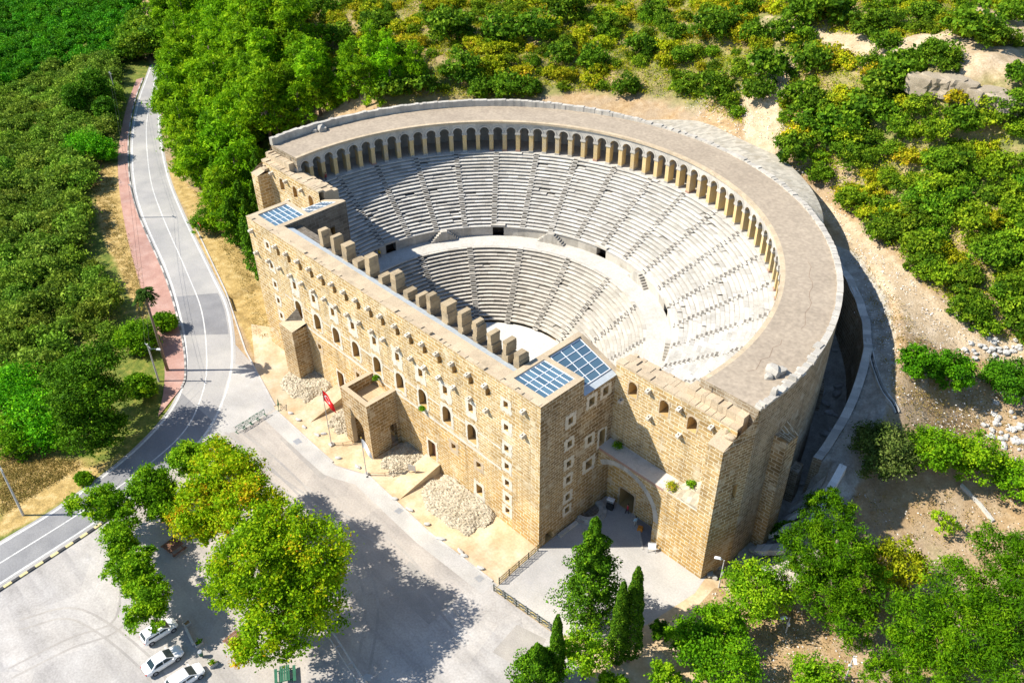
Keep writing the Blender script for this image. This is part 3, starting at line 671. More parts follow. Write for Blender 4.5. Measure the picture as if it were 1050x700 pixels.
# side walls, tops and towers (mirrored left and right)
def both(f):
    for s_ in (1, -1): f(s_)
def side(s_):
    q_ = 1 if s_ > 0 else -1
    mb = MB()
    wins = [(5.1, z) for z in (17.9, 14.2, 10.9, 8.2, 5.1, 2.8)]
    specA = [('window', y, z, .8, 1.0, .5, {}) for y, z in wins] + [('doorway', 1.8, .15, 1.3, 1.6, 0, {})]
    specB = [('window', 8.8, 18.5, 1.0, 1.25, .55, {}), ('window', 11.3, 18.7, 1.0, 1.25, .55, {}), ('window', 8.8, 12.4, .8, 1.1, .6, {}), ('doorway', 11.2, 10.5, 1.1, 2.6, .35, {}), ('window', 8.9, 8.0, 1.2, 1.4, .6, {})]
    O = (s_ * HW, 0, ZB); U = (0, 1, 0); Nn = (s_, 0, 0)
    hA = [(y - w / 2, y + w / 2, z - ZB, z + h - ZB) for _, y, z, w, h, _, _ in specA]
    wall(mb, O, U, 7.25, H - ZB, hA)
    hB = [(y - w / 2 - 7.25, y + w / 2 - 7.25, z - ZB, z + h - ZB) for _, y, z, w, h, _, _ in specB]
    wall(mb, (s_ * HW, 7.25, ZB), U, 13.0 - 7.25, 20.9 - ZB, hB)
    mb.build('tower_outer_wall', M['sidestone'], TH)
    for nm, y, z, w, h, mg_, ex in specA + specB: opening(nm, (s_ * HW, 0, 0), U, Nn, y, z, w, h, margin=mg_, **ex)
    mb = MB(); wall(mb, (s_ * 24.5, 2.4, ZB), (0, 1, 0), 11.2, H - ZB, [(7.2, 8.6, 18 - ZB, 20 - ZB)]); wall(mb, (s_ * 24.5, 13.6, ZB), (s_, 0, 0), 6.75, 20.9 - ZB)
    mb.build('tower_inner_wall', M['inner'], TH)
    opening('window', (s_ * 24.5, 0, 0), (0, 1, 0), (-s_, 0, 0), 10.3, 18, 1.4, 2.0, margin=0)
    # tower tops
    mb = MB(); xa, xb = 24.5, 31.25
    def top(x0, x1, y0, y1, z=H, z2=None): mb.face([(s_ * x0, y0, z), (s_ * x1, y0, z if z2 is None else z2), (s_ * x1, y1, z if z2 is None else z2), (s_ * x0, y1, z)], 0)
    top(xa, xb, 0, 1.5); top(xa, 25.4, 1.5, 6.6); top(30.4, xb, 1.5, 6.6); top(xa, xb, 6.6, 7.25)
    for p in (((25.4, 1.5), (30.4, 1.5)), ((30.4, 1.5), (30.4, 6.6)), ((30.4, 6.6), (25.4, 6.6)), ((25.4, 6.6), (25.4, 1.5))):
        (x0, y0), (x1, y1) = p; mb.face([(s_ * x0, y0, H), (s_ * x1, y1, H), (s_ * x1, y1, H - .6), (s_ * x0, y0, H - .6)], 0)
    mb.face([(s_ * 24.5, 7.25, H), (s_ * xb, 7.25, H), (s_ * xb, 7.25, 20.8), (s_ * 24.5, 7.25, 20.8)], 0)
    top(24.5, 25.3, 7.25, 13.6, H); mb.face([(s_ * 25.3, 7.25, H), (s_ * 25.3, 13.6, H), (s_ * 25.3, 13.6, 22.6), (s_ * 25.3, 7.25, 22.6)], 0)
    mb.face([(s_ * 24.5, 13.6, H), (s_ * 25.3, 13.6, H), (s_ * 31.25, 13.6, 20.9), (s_ * 24.5, 13.6, 20.9)], 0)
    mb.face([(s_ * 25.3, 13.1, H), (s_ * 31.25, 13.1, 21.25), (s_ * 31.25, 13.6, 21.25), (s_ * 25.3, 13.6, H)], 0)
    mb.face([(s_ * 25.3, 13.1, H), (s_ * 31.25, 13.1, 21.25), (s_ * 31.25, 13.1, 20.9), (s_ * 25.3, 13.1, 22.6)], 0)
    mb.build('tower_top', M['coping'], TH)
    # glass roofs
    def glass(c00, c10, c01, c11, nxp, nyp, fw=.032, edge=.10):
        A, B, C, D = map(Vector, (c00, c10, c01, c11))
        P = lambda a, b_, up=0: (A * (1 - a) + B * a) * (1 - b_) + (C * (1 - a) + D * a) * b_ + Vector((0, 0, up))
        gb = MB()
        for i in range(nxp):
            for j in range(nyp): gb.face([P(i / nxp, j / nyp), P((i + 1) / nxp, j / nyp), P((i + 1) / nxp, (j + 1) / nyp), P(i / nxp, (j + 1) / nyp)], 0)
        g = gb.build('glass_roof', M['glass'], TH); fb = MB()
        def bar(a0, b0, a1, b1):
            p = [P(a0, b0, .07), P(a1, b0, .07), P(a1, b1, .07), P(a0, b1, .07)]; lo = [P(a0, b0, .0), P(a1, b0, .0), P(a1, b1, .0), P(a0, b1, .0)]
            fb.face(p, 0)
            for k in range(4): fb.face([p[k], p[(k + 1) % 4], lo[(k + 1) % 4], lo[k]], 0)
        la, lb = (B - A).length, (C - A).length
        for i in range(nxp + 1):
            w = edge if i in (0, nxp) else fw; a = i / nxp; bar(max(0, a - w / la), 0, min(1, a + w / la), 1)
        for j in range(nyp + 1):
            w = edge if j in (0, nyp) else fw; b_ = j / nyp
            for i in range(nxp): bar(i / nxp + fw / la + .002, max(0, b_ - w / lb), (i + 1) / nxp - fw / la - .002, min(1, b_ + w / lb))
        fb.build('glazing_bars', M['white'], g)
    glass((s_ * 25.42, 1.52, H - .25), (s_ * 30.38, 1.52, H - .25), (s_ * 25.42, 6.58, H - .2), (s_ * 30.38, 6.58, H - .2), 3, 6)
    glass((s_ * 25.35, 7.6, H - .3), (s_ * 30.5, 7.6, 21.3), (s_ * 25.35, 12.95, H - .3), (s_ * 30.5, 12.95, 21.3), 5, 3, .035)
    gb = MB(); gb.face([(s_ * 30.5, 7.3, 21.25), (s_ * 31.2, 7.3, 21.0), (s_ * 31.2, 13.05, 21.0), (s_ * 30.5, 13.05, 21.25)]); gb.face([(s_ * 31.2, 7.3, 21.0), (s_ * 31.4, 7.3, 20.93), (s_ * 31.4, 13.0, 20.93), (s_ * 31.2, 13.0, 21.0)])
    gb.build('roof_gutter', M['gutter'], TH)
both(side)
mb = MB()
xs = np.linspace(-24.5, 24.5, 40)
for i in range(39):
    mb.face([(xs[i], 0, H), (xs[i + 1], 0, H), (xs[i + 1], 2.4, H), (xs[i], 2.4, H)], 0); mb.face([(xs[i], 2.4, H), (xs[i + 1], 2.4, H), (xs[i + 1], 2.4, 21), (xs[i], 2.4, 21)], 0)
mb.build('wall_top', M['coping'], TH)
mb = MB()   # loose, uneven top course along the outer edge
x = -HW
while x < HW - .9:
    w = random.uniform(.7, 1.5); mb.box(x, min(x + w - .04, HW), -.05 - random.uniform(0, .05), random.uniform(.35, .6), H + .004, H + random.choice((.05, .08, .12, .2, .34)) * random.uniform(.7, 1.2), 0); x += w - .04
mb.build('edge_stones', M['coping'], TH)
mb = MB(); mb.face([(-24.45, 2.42, 23.2), (24.45, 2.42, 23.2), (24.45, 3.75, 22.75), (-24.45, 3.75, 22.75)])
mb.build('stage_corridor_roof', M['gutter'], TH)
# inner stage wall with ruined merlons
mb = MB()
dh = [(24.5 + c_ - 1.2, 24.5 + c_ + 1.2, 3.0, 6.8) for c_ in (-16, -8, 0, 8, 16)]
wall(mb, (-24.5, 5.3, -.5), (1, 0, 0), 49, 23.0, dh); wall(mb, (-24.5, 3.75, -.5), (1, 0, 0), 49, 23.0, [])
mb.face([(-24.5, 3.75, 22.5), (24.5, 3.75, 22.5), (24.5, 5.3, 22.5), (-24.5, 5.3, 22.5)])
mb.build('inner_stage_wall', M['inner'], TH)
for c_ in (-16, -8, 0, 8, 16): opening('doorway', (0, 5.3, 0), (1, 0, 0), (0, 1, 0), c_, 2.5, 2.4, 3.8, margin=0, depth=1.2)
MX = [(-16.6, 25.4), (-13.6, 25.5), (-10.8, 25.3), (-8.3, 23.9), (-5.4, 25.7), (-2.6, 23.9), (.3, 25.6), (2.8, 23.9), (5.3, 24.4), (7.6, 25.6), (10.7, 25.7), (13.7, 25.9), (16.4, 25.8), (19.0, 25.4), (21.7, 25.6), (23.7, 24.9)]
for i, (x, zt_) in enumerate(MX):
    mb = MB(); w = random.uniform(.40, .58); z = 22.45; k = 0
    while z < zt_ - .05:
        h = min(random.uniform(.55, .8), zt_ - z); ww = w * (1.0 if i not in (8, 13, 14) or z < 23.8 else .7) + random.uniform(-.06, .06); d_ = random.uniform(-.12, .12)
        mb.box(x - ww + random.uniform(-.05, .05), x + ww + random.uniform(-.05, .05), 3.62 + random.uniform(-.06, .06), 5.25 + d_ - (.35 if z + h > zt_ - .1 and i % 3 == 0 else 0), z, z + h - .02, 0, bottom=False); z += h; k += 1
    mb.build('ruined_pier', M['merlon'], TH)
mb = MB(); mb.box(-24.4, 24.4, 5.32, 11.5, -.5, 1.4, 0); mb.build('stage_floor', M['walk'], TH)
mb = MB()
n = 64
Pc = lambda r, a, z: (XC + r * math.cos(a), YC + r * math.sin(a), z)
for i in range(n):
    a, b_ = 2 * PI * i / n, 2 * PI * (i + 1) / n; mb.face([Pc(0, 0, .1), Pc(14.3, a, .1), Pc(14.3, b_, .1)], 0)
mb.face([(-24.4, 11.5, .09), (24.4, 11.5, .09), (24.4, YC, .09), (-24.4, YC, .09)], 0)
mb.build('orchestra_floor', M['orch'], TH)
mb = MB(); mb.box(12.2, 12.9, 23.2, 23.8, .11, .2); mb.build('drain_cover', M['greymetal'], TH)

# seating
def arng(r, yc): return math.asin(max(-1, min(1, (yc - YC) / r)))
def seating(name, rin, nrow, dr, z0, dz, yclip, mat, stairs, sw, rise_first=0.0):
    mb = MB()
    for i in range(nrow):
        r0 = rin + i * dr; zt_ = z0 + (i + 1) * dz; a0 = arng(r0, yclip); a1 = PI - a0; a = a0
        while a < a1 - 1e-4:
            w = random.uniform(.9, 2.2) / r0
            b_ = a1 if a + w > a1 - .4 / r0 else a + w
            jz = random.gauss(0, .012); jr = random.gauss(0, .018); t = min(1, max(0, random.gauss(.5, .27)))
            if random.random() < .03: jz -= random.uniform(.05, .2); jr += .08; t *= .5
            nose = r0 - .1 + jr; zz = zt_ + jz
            ns = max(1, int((b_ - a) * r0 / 1.3 + .5)); th = [a + (b_ - a) * k / ns for k in range(ns + 1)]
            for k in range(ns):
                p, q_ = th[k], th[k + 1]
                if k == ns - 1: q_ -= .012 / r0
                rm = r0 + dr - .17; mb.face([Pc(nose, p, zz), Pc(rm, p, zz - .008), Pc(rm, q_, zz - .008), Pc(nose, q_, zz)], 0, t); mb.face([Pc(rm, p, zz - .008), Pc(r0 + dr + .13, p, zz - .02), Pc(r0 + dr + .13, q_, zz - .02), Pc(rm, q_, zz - .008)], 1, t)
                mb.face([Pc(nose, p, zz), Pc(nose, q_, zz), Pc(nose, q_, zz - .15), Pc(nose, p, zz - .15)], 0, t)
                mb.face([Pc(nose, p, zz - .15), Pc(nose, q_, zz - .15), Pc(r0 + .16, q_, zz - .19), Pc(r0 + .16, p, zz - .19)], 1, t)
                mb.face([Pc(r0 + .16, p, zz - .19), Pc(r0 + .16, q_, zz - .19), Pc(r0 + .16, q_, zt_ - dz - .03), Pc(r0 + .16, p, zt_ - dz - .03)], 1, t)
            a = b_
    o = mb.build(name, [M[mat], M['podium']], TH)
    for sa in stairs:
        sb = MB()
        for i in range(nrow):
            r0 = rin + i * dr; zt_ = z0 + (i + 1) * dz; h = sw / 2 / r0
            if not (arng(r0, yclip) < sa - h and sa + h < PI - arng(r0, yclip)): continue
            ra, rb = r0 - dr * .5 - .06, r0 - .02; zz = zt_ - dz * .5
            t = random.random()
            sb.face([Pc(ra, sa - h, zz), Pc(rb, sa - h, zz), Pc(rb, sa + h, zz), Pc(ra, sa + h, zz)], 0, t)
            sb.face([Pc(ra, sa - h, zz), Pc(ra, sa + h, zz), Pc(ra, sa + h, zz - dz * .5), Pc(ra, sa - h, zz - dz * .5)], 1, t)
            for g in (sa - h, sa + h): sb.face([Pc(ra, g, zz), Pc(rb, g, zz), Pc(rb, g, zz - dz * .5), Pc(ra, g, zz - dz * .5)], 1, t)
            sb.face([Pc(r0 - .115, sa - h * .85, zt_ + .006), Pc(r0 + .2, sa - h * .85, zt_ + .004), Pc(r0 + .2, sa + h * .85, zt_ + .004), Pc(r0 - .115, sa + h * .85, zt_ + .006)], 3, t)  # dark quad on the tread: painted shadow of the step gap
            # flat dark face above the half step, painting the shade of a gap
            sb.face([Pc(r0 - .13, sa - h * .9, zt_ - .03), Pc(r0 - .13, sa + h * .9, zt_ - .03), Pc(r0 - .13, sa + h * .9, zt_ - dz * .5), Pc(r0 - .13, sa - h * .9, zt_ - dz * .5)], 2, t)
        sb.build('stairway', [M['walk'], M['podium'], M['void'], M['stairshade']], TH)
    return o
LOW_ST = [R_(101.3 + 21.15 * k) for k in range(-4, 4)]
UP_ST = [R_(92.3 + 10.4 * k) for k in range(-9, 10)]
seating('lower_seating', 14.3, 20, .515, .4, .44, 13.7, 'seatlow', LOW_ST, 1.0)
seating('upper_seating', 28.5, 21, .61, 11.2, .386, 15.0, 'seat', UP_ST, .95)
mb = MB(); a0 = arng(26, 13.9)
def ring(mb, r0, z0_, r1, z1_, yclip, n=120, m=0, t=None, a_from=None, a_to=None):
    for i in range(n):
        f0, f1 = i / n, (i + 1) / n; P = []
        for r, z, f in ((r0, z0_, f0), (r1, z1_, f0), (r1, z1_, f1), (r0, z0_, f1)):
            A0 = arng(r, yclip) if a_from is None else a_from; A1 = PI - arng(r, yclip) if a_to is None else a_to
            P.append(Pc(r, A0 + (A1 - A0) * f, z))
        a = arng(r0, yclip) if a_from is None else a_from; A1 = PI - a if a_to is None else a_to
        s0, s1 = (a + (A1 - a) * f0) * max(r0, r1), (a + (A1 - a) * f1) * max(r0, r1)
        uv = [(s0, z0_), (s0, z1_ if abs(z1_ - z0_) > .01 else r1), (s1, z1_ if abs(z1_ - z0_) > .01 else r1), (s1, z0_)]
        if abs(z1_ - z0_) <= .01: uv = [(s0, r0), (s0, r1), (s1, r1), (s1, r0)]
        mb.face(P, m, random.random() if t is None else t, uv)
ring(mb, 24.5, 9.21, 28.15, 9.24, 13.9, m=0, t=.5); mb.build('diazoma_walkway', M['walk'], TH)
# podium wall with vaulted doors and double stairs
doors = [R_(92.4 + 40 * k) for k in (-2, -1, 0, 1, 2)]
mb = MB(); hwid = 1.0 / 28.1; edges = [arng(28.1, 15)]
segs = []; cur = arng(28.1, 14.2)
for d in doors + [PI - arng(28.1, 14.2) + hwid]:
    segs.append((cur, d - hwid)); cur = d + hwid
for a, b_ in segs:
    if b_ <= a: continue
    mb = MB()
    k = max(1, int((b_ - a) * 28 / 1.2))
    for i in range(k):
        p, q_ = a + (b_ - a) * i / k, a + (b_ - a) * (i + 1) / k; t = random.random()
        mb.face([Pc(28.1, p, 9.2), Pc(28.1, q_, 9.2), Pc(28.1, q_, 11.1), Pc(28.1, p, 11.1)], 0, t); mb.face([Pc(27.95, p, 11.1), Pc(27.95, q_, 11.1), Pc(28.6, q_, 11.25), Pc(28.6, p, 11.25)], 1, t)
        mb.face([Pc(27.95, p, 11.1), Pc(27.95, q_, 11.1), Pc(27.95, q_, 10.9), Pc(27.95, p, 10.9)], 1, t)
    mb.build('podium_wall', [M['podium'], M['walk']], TH)
for d in doors:
    db = MB()
    p, q_ = d - hwid, d + hwid
    db.face([Pc(29.2, p, 9.2), Pc(29.2, q_, 9.2), Pc(29.2, q_, 11.0), Pc(29.2, p, 11.0)], 1)
    for g in (p, q_): db.face([Pc(28.1, g, 9.2), Pc(29.2, g, 9.2), Pc(29.2, g, 11.25), Pc(28.1, g, 11.25)], 0)
    db.face([Pc(27.9, p - .01, 11.0), Pc(27.9, q_ + .01, 11.0), Pc(27.9, q_ + .01, 11.4), Pc(27.9, p - .01, 11.4)], 0); db.face([Pc(27.9, p - .01, 11.4), Pc(27.9, q_ + .01, 11.4), Pc(29.3, q_ + .01, 11.5), Pc(29.3, p - .01, 11.5)], 0)
    db.face([Pc(27.9, p - .01, 11.0), Pc(27.9, q_ + .01, 11.0), Pc(29.2, q_ + .01, 11.0), Pc(29.2, p - .01, 11.0)], 1)
    db.build('vaulted_doorway', [M['podium'], M['void']], TH)
for d in (72.4, 112.4, 32.4, 152.4):
    for s_ in (-1, 1):
        sb = MB()
        for k in range(6):
            a = R_(d) + s_ * (k * .36 + .25) / 27.6; b_ = a + s_ * .36 / 27.6; z = 9.22 + 1.9 * (6 - k) / 6
            sb.face([Pc(27.2, a, z), Pc(28.08, a, z), Pc(28.08, b_, z), Pc(27.2, b_, z)], 0); sb.face([Pc(27.2, b_, z), Pc(28.08, b_, z), Pc(28.08, b_, z - .32), Pc(27.2, b_, z - .32)], 0)
            sb.face([Pc(27.2, a, 9.2), Pc(27.2, b_, 9.2), Pc(27.2, b_, z), Pc(27.2, a, z)], 0)
        if s_ > 0:
            a, b_ = R_(d) - .25 / 27.6, R_(d) + .25 / 27.6; sb.face([Pc(27.2, a, 11.12), Pc(28.08, a, 11.12), Pc(28.08, b_, 11.12), Pc(27.2, b_, 11.12)], 0); sb.face([Pc(27.2, a, 9.2), Pc(27.2, b_, 9.2), Pc(27.2, b_, 11.12), Pc(27.2, a, 11.12)], 0)
        sb.build('podium_steps', M['podium'], TH)
# gallery: floor, piers, arches, vault, back wall, roof
ZG, RI, YCL = 19.3, 41.35, 15.0
mb = MB(); ring(mb, RI - .05, ZG + .02, 46.5, ZG + .02, YCL, t=.5); ring(mb, RI - .05, ZG + .02, RI - .05, ZG - .3, YCL); mb.build('gallery_floor', M['walk'], TH)
mb = MB(); ring(mb, 46.3, ZG, 46.3, 24.7, YCL, 160); mb.build('gallery_back_wall', M['arcade'], TH)
NB = 57; A0 = arng(RI, YCL) + .01; A1 = PI - A0; dA = (A1 - A0) / NB; spring = 23.1
pm = MB(); hp = .36 / RI
def pier(a):
    mb = MB(); r0, r1 = RI, RI + 1.55
    def blk(r0, r1, h, z0_, z1_, m, k=0): 
        P = [Pc(r0, a - h, z0_), Pc(r0, a + h, z0_), Pc(r1, a + h * .96, z0_), Pc(r1, a - h * .96, z0_)]; Q = [(p[0], p[1], z1_) for p in P]; t = random.random()
        for i in range(4): mb.face([P[i], P[(i + 1) % 4], Q[(i + 1) % 4], Q[i]], m, t)
        mb.face(Q, m, t)
    j = random.uniform(-.02, .02)
    blk(r0 - .08, r1, hp * 1.15, ZG, ZG + .3, 1 if random.random() < .75 else 2); blk(r0, r1 - .05, hp, ZG + .3, 22.55, 0); blk(r0 - .12, r1 + .02, hp * 1.35, 22.55, 22.85, 1); blk(r0 - .06, r1, hp * 1.15, 22.85, spring + .02, 1)
    mb.build('gallery_pier', [M['pier'], M['arcade'], M['brickred']], TH)
for i in range(NB + 1): pier(A0 + i * dA)
mb = MB(); r0, r1 = RI, RI + 1.5
for i in range(NB):
    a, b_ = A0 + i * dA + hp, A0 + (i + 1) * dA - hp; c_ = (a + b_) / 2; w = (b_ - a) / 2; K = 10; t = random.random()
    if True:
        arc = [(c_ - w * math.cos(PI * k / K), spring + w * RI * math.sin(PI * k / K)) for k in range(K + 1)]
        for k in range(K):
            (p, zp), (q_, zq) = arc[k], arc[k + 1]
            for r in (r0, r1): mb.face([Pc(r, p, zp), Pc(r, q_, zq), Pc(r, q_, 24.75), Pc(r, p, 24.75)], 0, t)
            mb.face([Pc(r0, p, zp), Pc(r0, q_, zq), Pc(r1, q_, zq), Pc(r1, p, zp)], 1, t)
        # raised archivolt
        for k in range(K):
            (p, zp), (q_, zq) = arc[k], arc[k + 1]; e = 1 + .26 / (w * RI)
            o1 = (c_ + (p - c_) * e, spring + (zp - spring) * e); o2 = (c_ + (q_ - c_) * e, spring + (zq - spring) * e)
            mb.face([Pc(r0 - .07, p, zp), Pc(r0 - .07, q_, zq), Pc(r0 - .07, o2[0], o2[1]), Pc(r0 - .07, o1[0], o1[1])], 2, t); mb.face([Pc(r0 - .07, o1[0], o1[1]), Pc(r0 - .07, o2[0], o2[1]), Pc(r0, o2[0], o2[1]), Pc(r0, o1[0], o1[1])], 2, t)
for i in range(NB + 1):
    a, b_ = A0 + i * dA - hp, A0 + i * dA + hp
    for r in (r0, r1): mb.face([Pc(r, a, spring), Pc(r, b_, spring), Pc(r, b_, 24.75), Pc(r, a, 24.75)], 0)
    for g in (a, b_): mb.face([Pc(r0, g, spring), Pc(r1, g, spring), Pc(r1, g, spring + .1), Pc(r0, g, spring + .1)], 0)
mb.build('gallery_arches', [M['arcade'], M['pier'], M['arcade']], TH)
mb = MB(); zr = 25.1
ring(mb, RI - .22, zr - .02, RI + .38, zr + .02, YCL, 200, 1)
for k in range(4): ring(mb, RI + .38 + k * 1.63, zr + .02 + k * .003, RI + .38 + (k + 1) * 1.63, zr + .023 + k * .003, YCL, 100, 0)
ring(mb, RI - .22, zr - .02, RI - .22, 24.72, YCL, 200, 1); ring(mb, RI - .22, 24.72, 46.4, 24.70, YCL, 160, 1)
for s_ in (1, -1):
    f = lambda r, z: (XC + s_ * r * math.cos(arng(r, YCL)), YC + r * math.sin(arng(r, YCL)), z)
    rs = np.linspace(RI - .22, 48.8, 6)
    for i in range(5): mb.face([f(rs[i], 20), f(rs[i + 1], 20), f(rs[i + 1], zr + .02), f(rs[i], zr + .02)], 2)
mb.build('gallery_roof', [M['roof'], M['coping'], M['outer']], TH)
# fine crack lines in the screed
def crack(pts):
    mb = MB()
    for i in range(len(pts) - 1):
        (r, a), (q_, c_) = pts[i], pts[i + 1]; mb.face([Pc(r - .018, a, zr + .04), Pc(r + .018, a, zr + .04), Pc(q_ + .018, c_, zr + .04), Pc(q_ - .018, c_, zr + .04)], 0)
    mb.build('screed_crack', M['rust'], TH)
crack([(44.8 + .25 * math.sin(k * 1.7) + k * .05, R_(36 - k * 1.6)) for k in range(14)]); crack([(44.2 + .3 * math.sin(k * 2.1), R_(11 - k * 1.3)) for k in range(9)])
# parapet: high on the west side, a low broken kerb to the east
mb = MB(); NA = 230; a0_, a1_ = arng(48.5, YCL), PI - arng(48.5, YCL); hts = []
for i in range(NA):
    d = math.degrees(a0_ + (a1_ - a0_) * (i + .5) / NA); base = np.interp(d, [-6, 40, 70, 100, 110, 130, 190], [.32, .30, .35, .45, .8, 1.15, 1.3]); hts.append(max(.1, base + random.uniform(-.1, .08) - (.15 if 55 < d < 100 and random.random() < .4 else 0)))
for i in range(NA):
    p, q_ = a0_ + (a1_ - a0_) * i / NA, a0_ + (a1_ - a0_) * (i + 1) / NA; t = random.random(); z1_ = zr + hts[i]; ra, rb = 48.2 + random.uniform(-.05, .05), 48.97
    mb.face([Pc(ra, p, z1_), Pc(rb, p, z1_), Pc(rb, q_, z1_), Pc(ra, q_, z1_)], 0, t); mb.face([Pc(ra, p, zr), Pc(ra, q_, zr), Pc(ra, q_, z1_), Pc(ra, p, z1_)], 0, t); mb.face([Pc(rb, p, zr), Pc(rb, q_, zr), Pc(rb, q_, z1_), Pc(rb, p, z1_)], 0, t)
    for g in (p, q_): mb.face([Pc(ra, g, zr), Pc(rb, g, zr), Pc(rb, g, z1_), Pc(ra, g, z1_)], 0, t)
mb.build('roof_parapet', M['arcade'], TH)
a_ = arng(48.5, YCL) + .004
while a_ < R_(12):    # broken crest of the outer wall near the east end
    w_ = random.uniform(.35, .8); h_ = random.choice((.15, .2, .3, .3, .55, .8)) * random.uniform(.8, 1.2); w_ *= random.choice((.6, 1, 1.7)); mb = MB(); x_, y_, z_ = Pc(48.5 + random.uniform(-.25, .15), a_ + w_ / 97, zr + .1 + h_ / 2); mb.obox((x_, y_, z_), a_ + random.uniform(-.2, .2), (random.uniform(.35, .6), w_ / 2, h_ / 2), 0, None, random.uniform(.7, .95)); mb.build('crest_stone', M['arcade'], TH); a_ += (w_ + random.choice((-.1, -.05, .5, 1.3))) / 48.5
mb = MB(); ring(mb, 48.95, -1, 48.95, zr + .05, YCL, 220); mb.build('curved_outer_wall', M['outer'], TH)
# rubble skirt banked against the outside of the gallery on the hill side
mb = MB(); d0, d1, n = 50, 104, 110
for i in range(n):
    p, q_ = R_(d0 + (d1 - d0) * i / n), R_(d0 + (d1 - d0) * (i + 1) / n)
    wd = lambda a: .5 + (lambda f: 7.6 * min(1, f / .55) ** .8 * min(1, (1 - f) / .18) ** .7)(min(1, max(0, (math.degrees(a) - d0) / (d1 - d0))))
    for k in range(6):
        f0, f1 = k / 6, (k + 1) / 6; z0_, z1_ = zr + .12 - 1.0 * f0, zr + .12 - 1.0 * f1; j = lambda: random.uniform(-.05, .05)
        mb.face([Pc(48.98 + wd(p) * f0, p, z0_), Pc(48.98 + wd(p) * f1, p, z1_), Pc(48.98 + wd(q_) * f1, q_, z1_), Pc(48.98 + wd(q_) * f0, q_, z0_)], 0)
    mb.face([Pc(48.98 + wd(p), p, zr - .88), Pc(48.98 + wd(q_), q_, zr - .88), Pc(49 + wd(q_) + .3, q_, zr - 6), Pc(49 + wd(p) + .3, p, zr - 6)], 0)
mb.build('rubble_skirt', M['skirt'], TH)

# parodos wings right and left
def rock_mesh(name, size, mat, parent=None, loc=(0, 0, 0), seed=0, sub=2, amp=.28, rz=0):
    bm = bmesh.new(); bmesh.ops.create_icosphere(bm, subdivisions=sub, radius=1); r = random.Random(seed)
    ph = [r.uniform(0, 6) for _ in range(6)]
    for v in bm.verts:
        c = v.co; k = 1 + amp * (math.sin(c.x * 2.3 + ph[0]) * math.cos(c.y * 2.9 + ph[1]) + .6 * math.sin(c.z * 4.1 + ph[2]) + .4 * math.sin(c.x * 6 + c.y * 5 + ph[3]))
        v.co = Vector((max(-.8, min(.8, c.x * k)) * size[0], max(-.8, min(.8, c.y * k)) * size[1], max(-.75, min(.75, c.z * k)) * size[2]))
    me_ = bpy.data.meshes.new(name); bm.to_mesh(me_); bm.free(); me_.materials.append(mat)
    o = bpy.data.objects.new(name, me_); COL.objects.link(o); o.location = loc; o.rotation_euler = (0, 0, rz)
    if parent: o.parent = parent
    return o
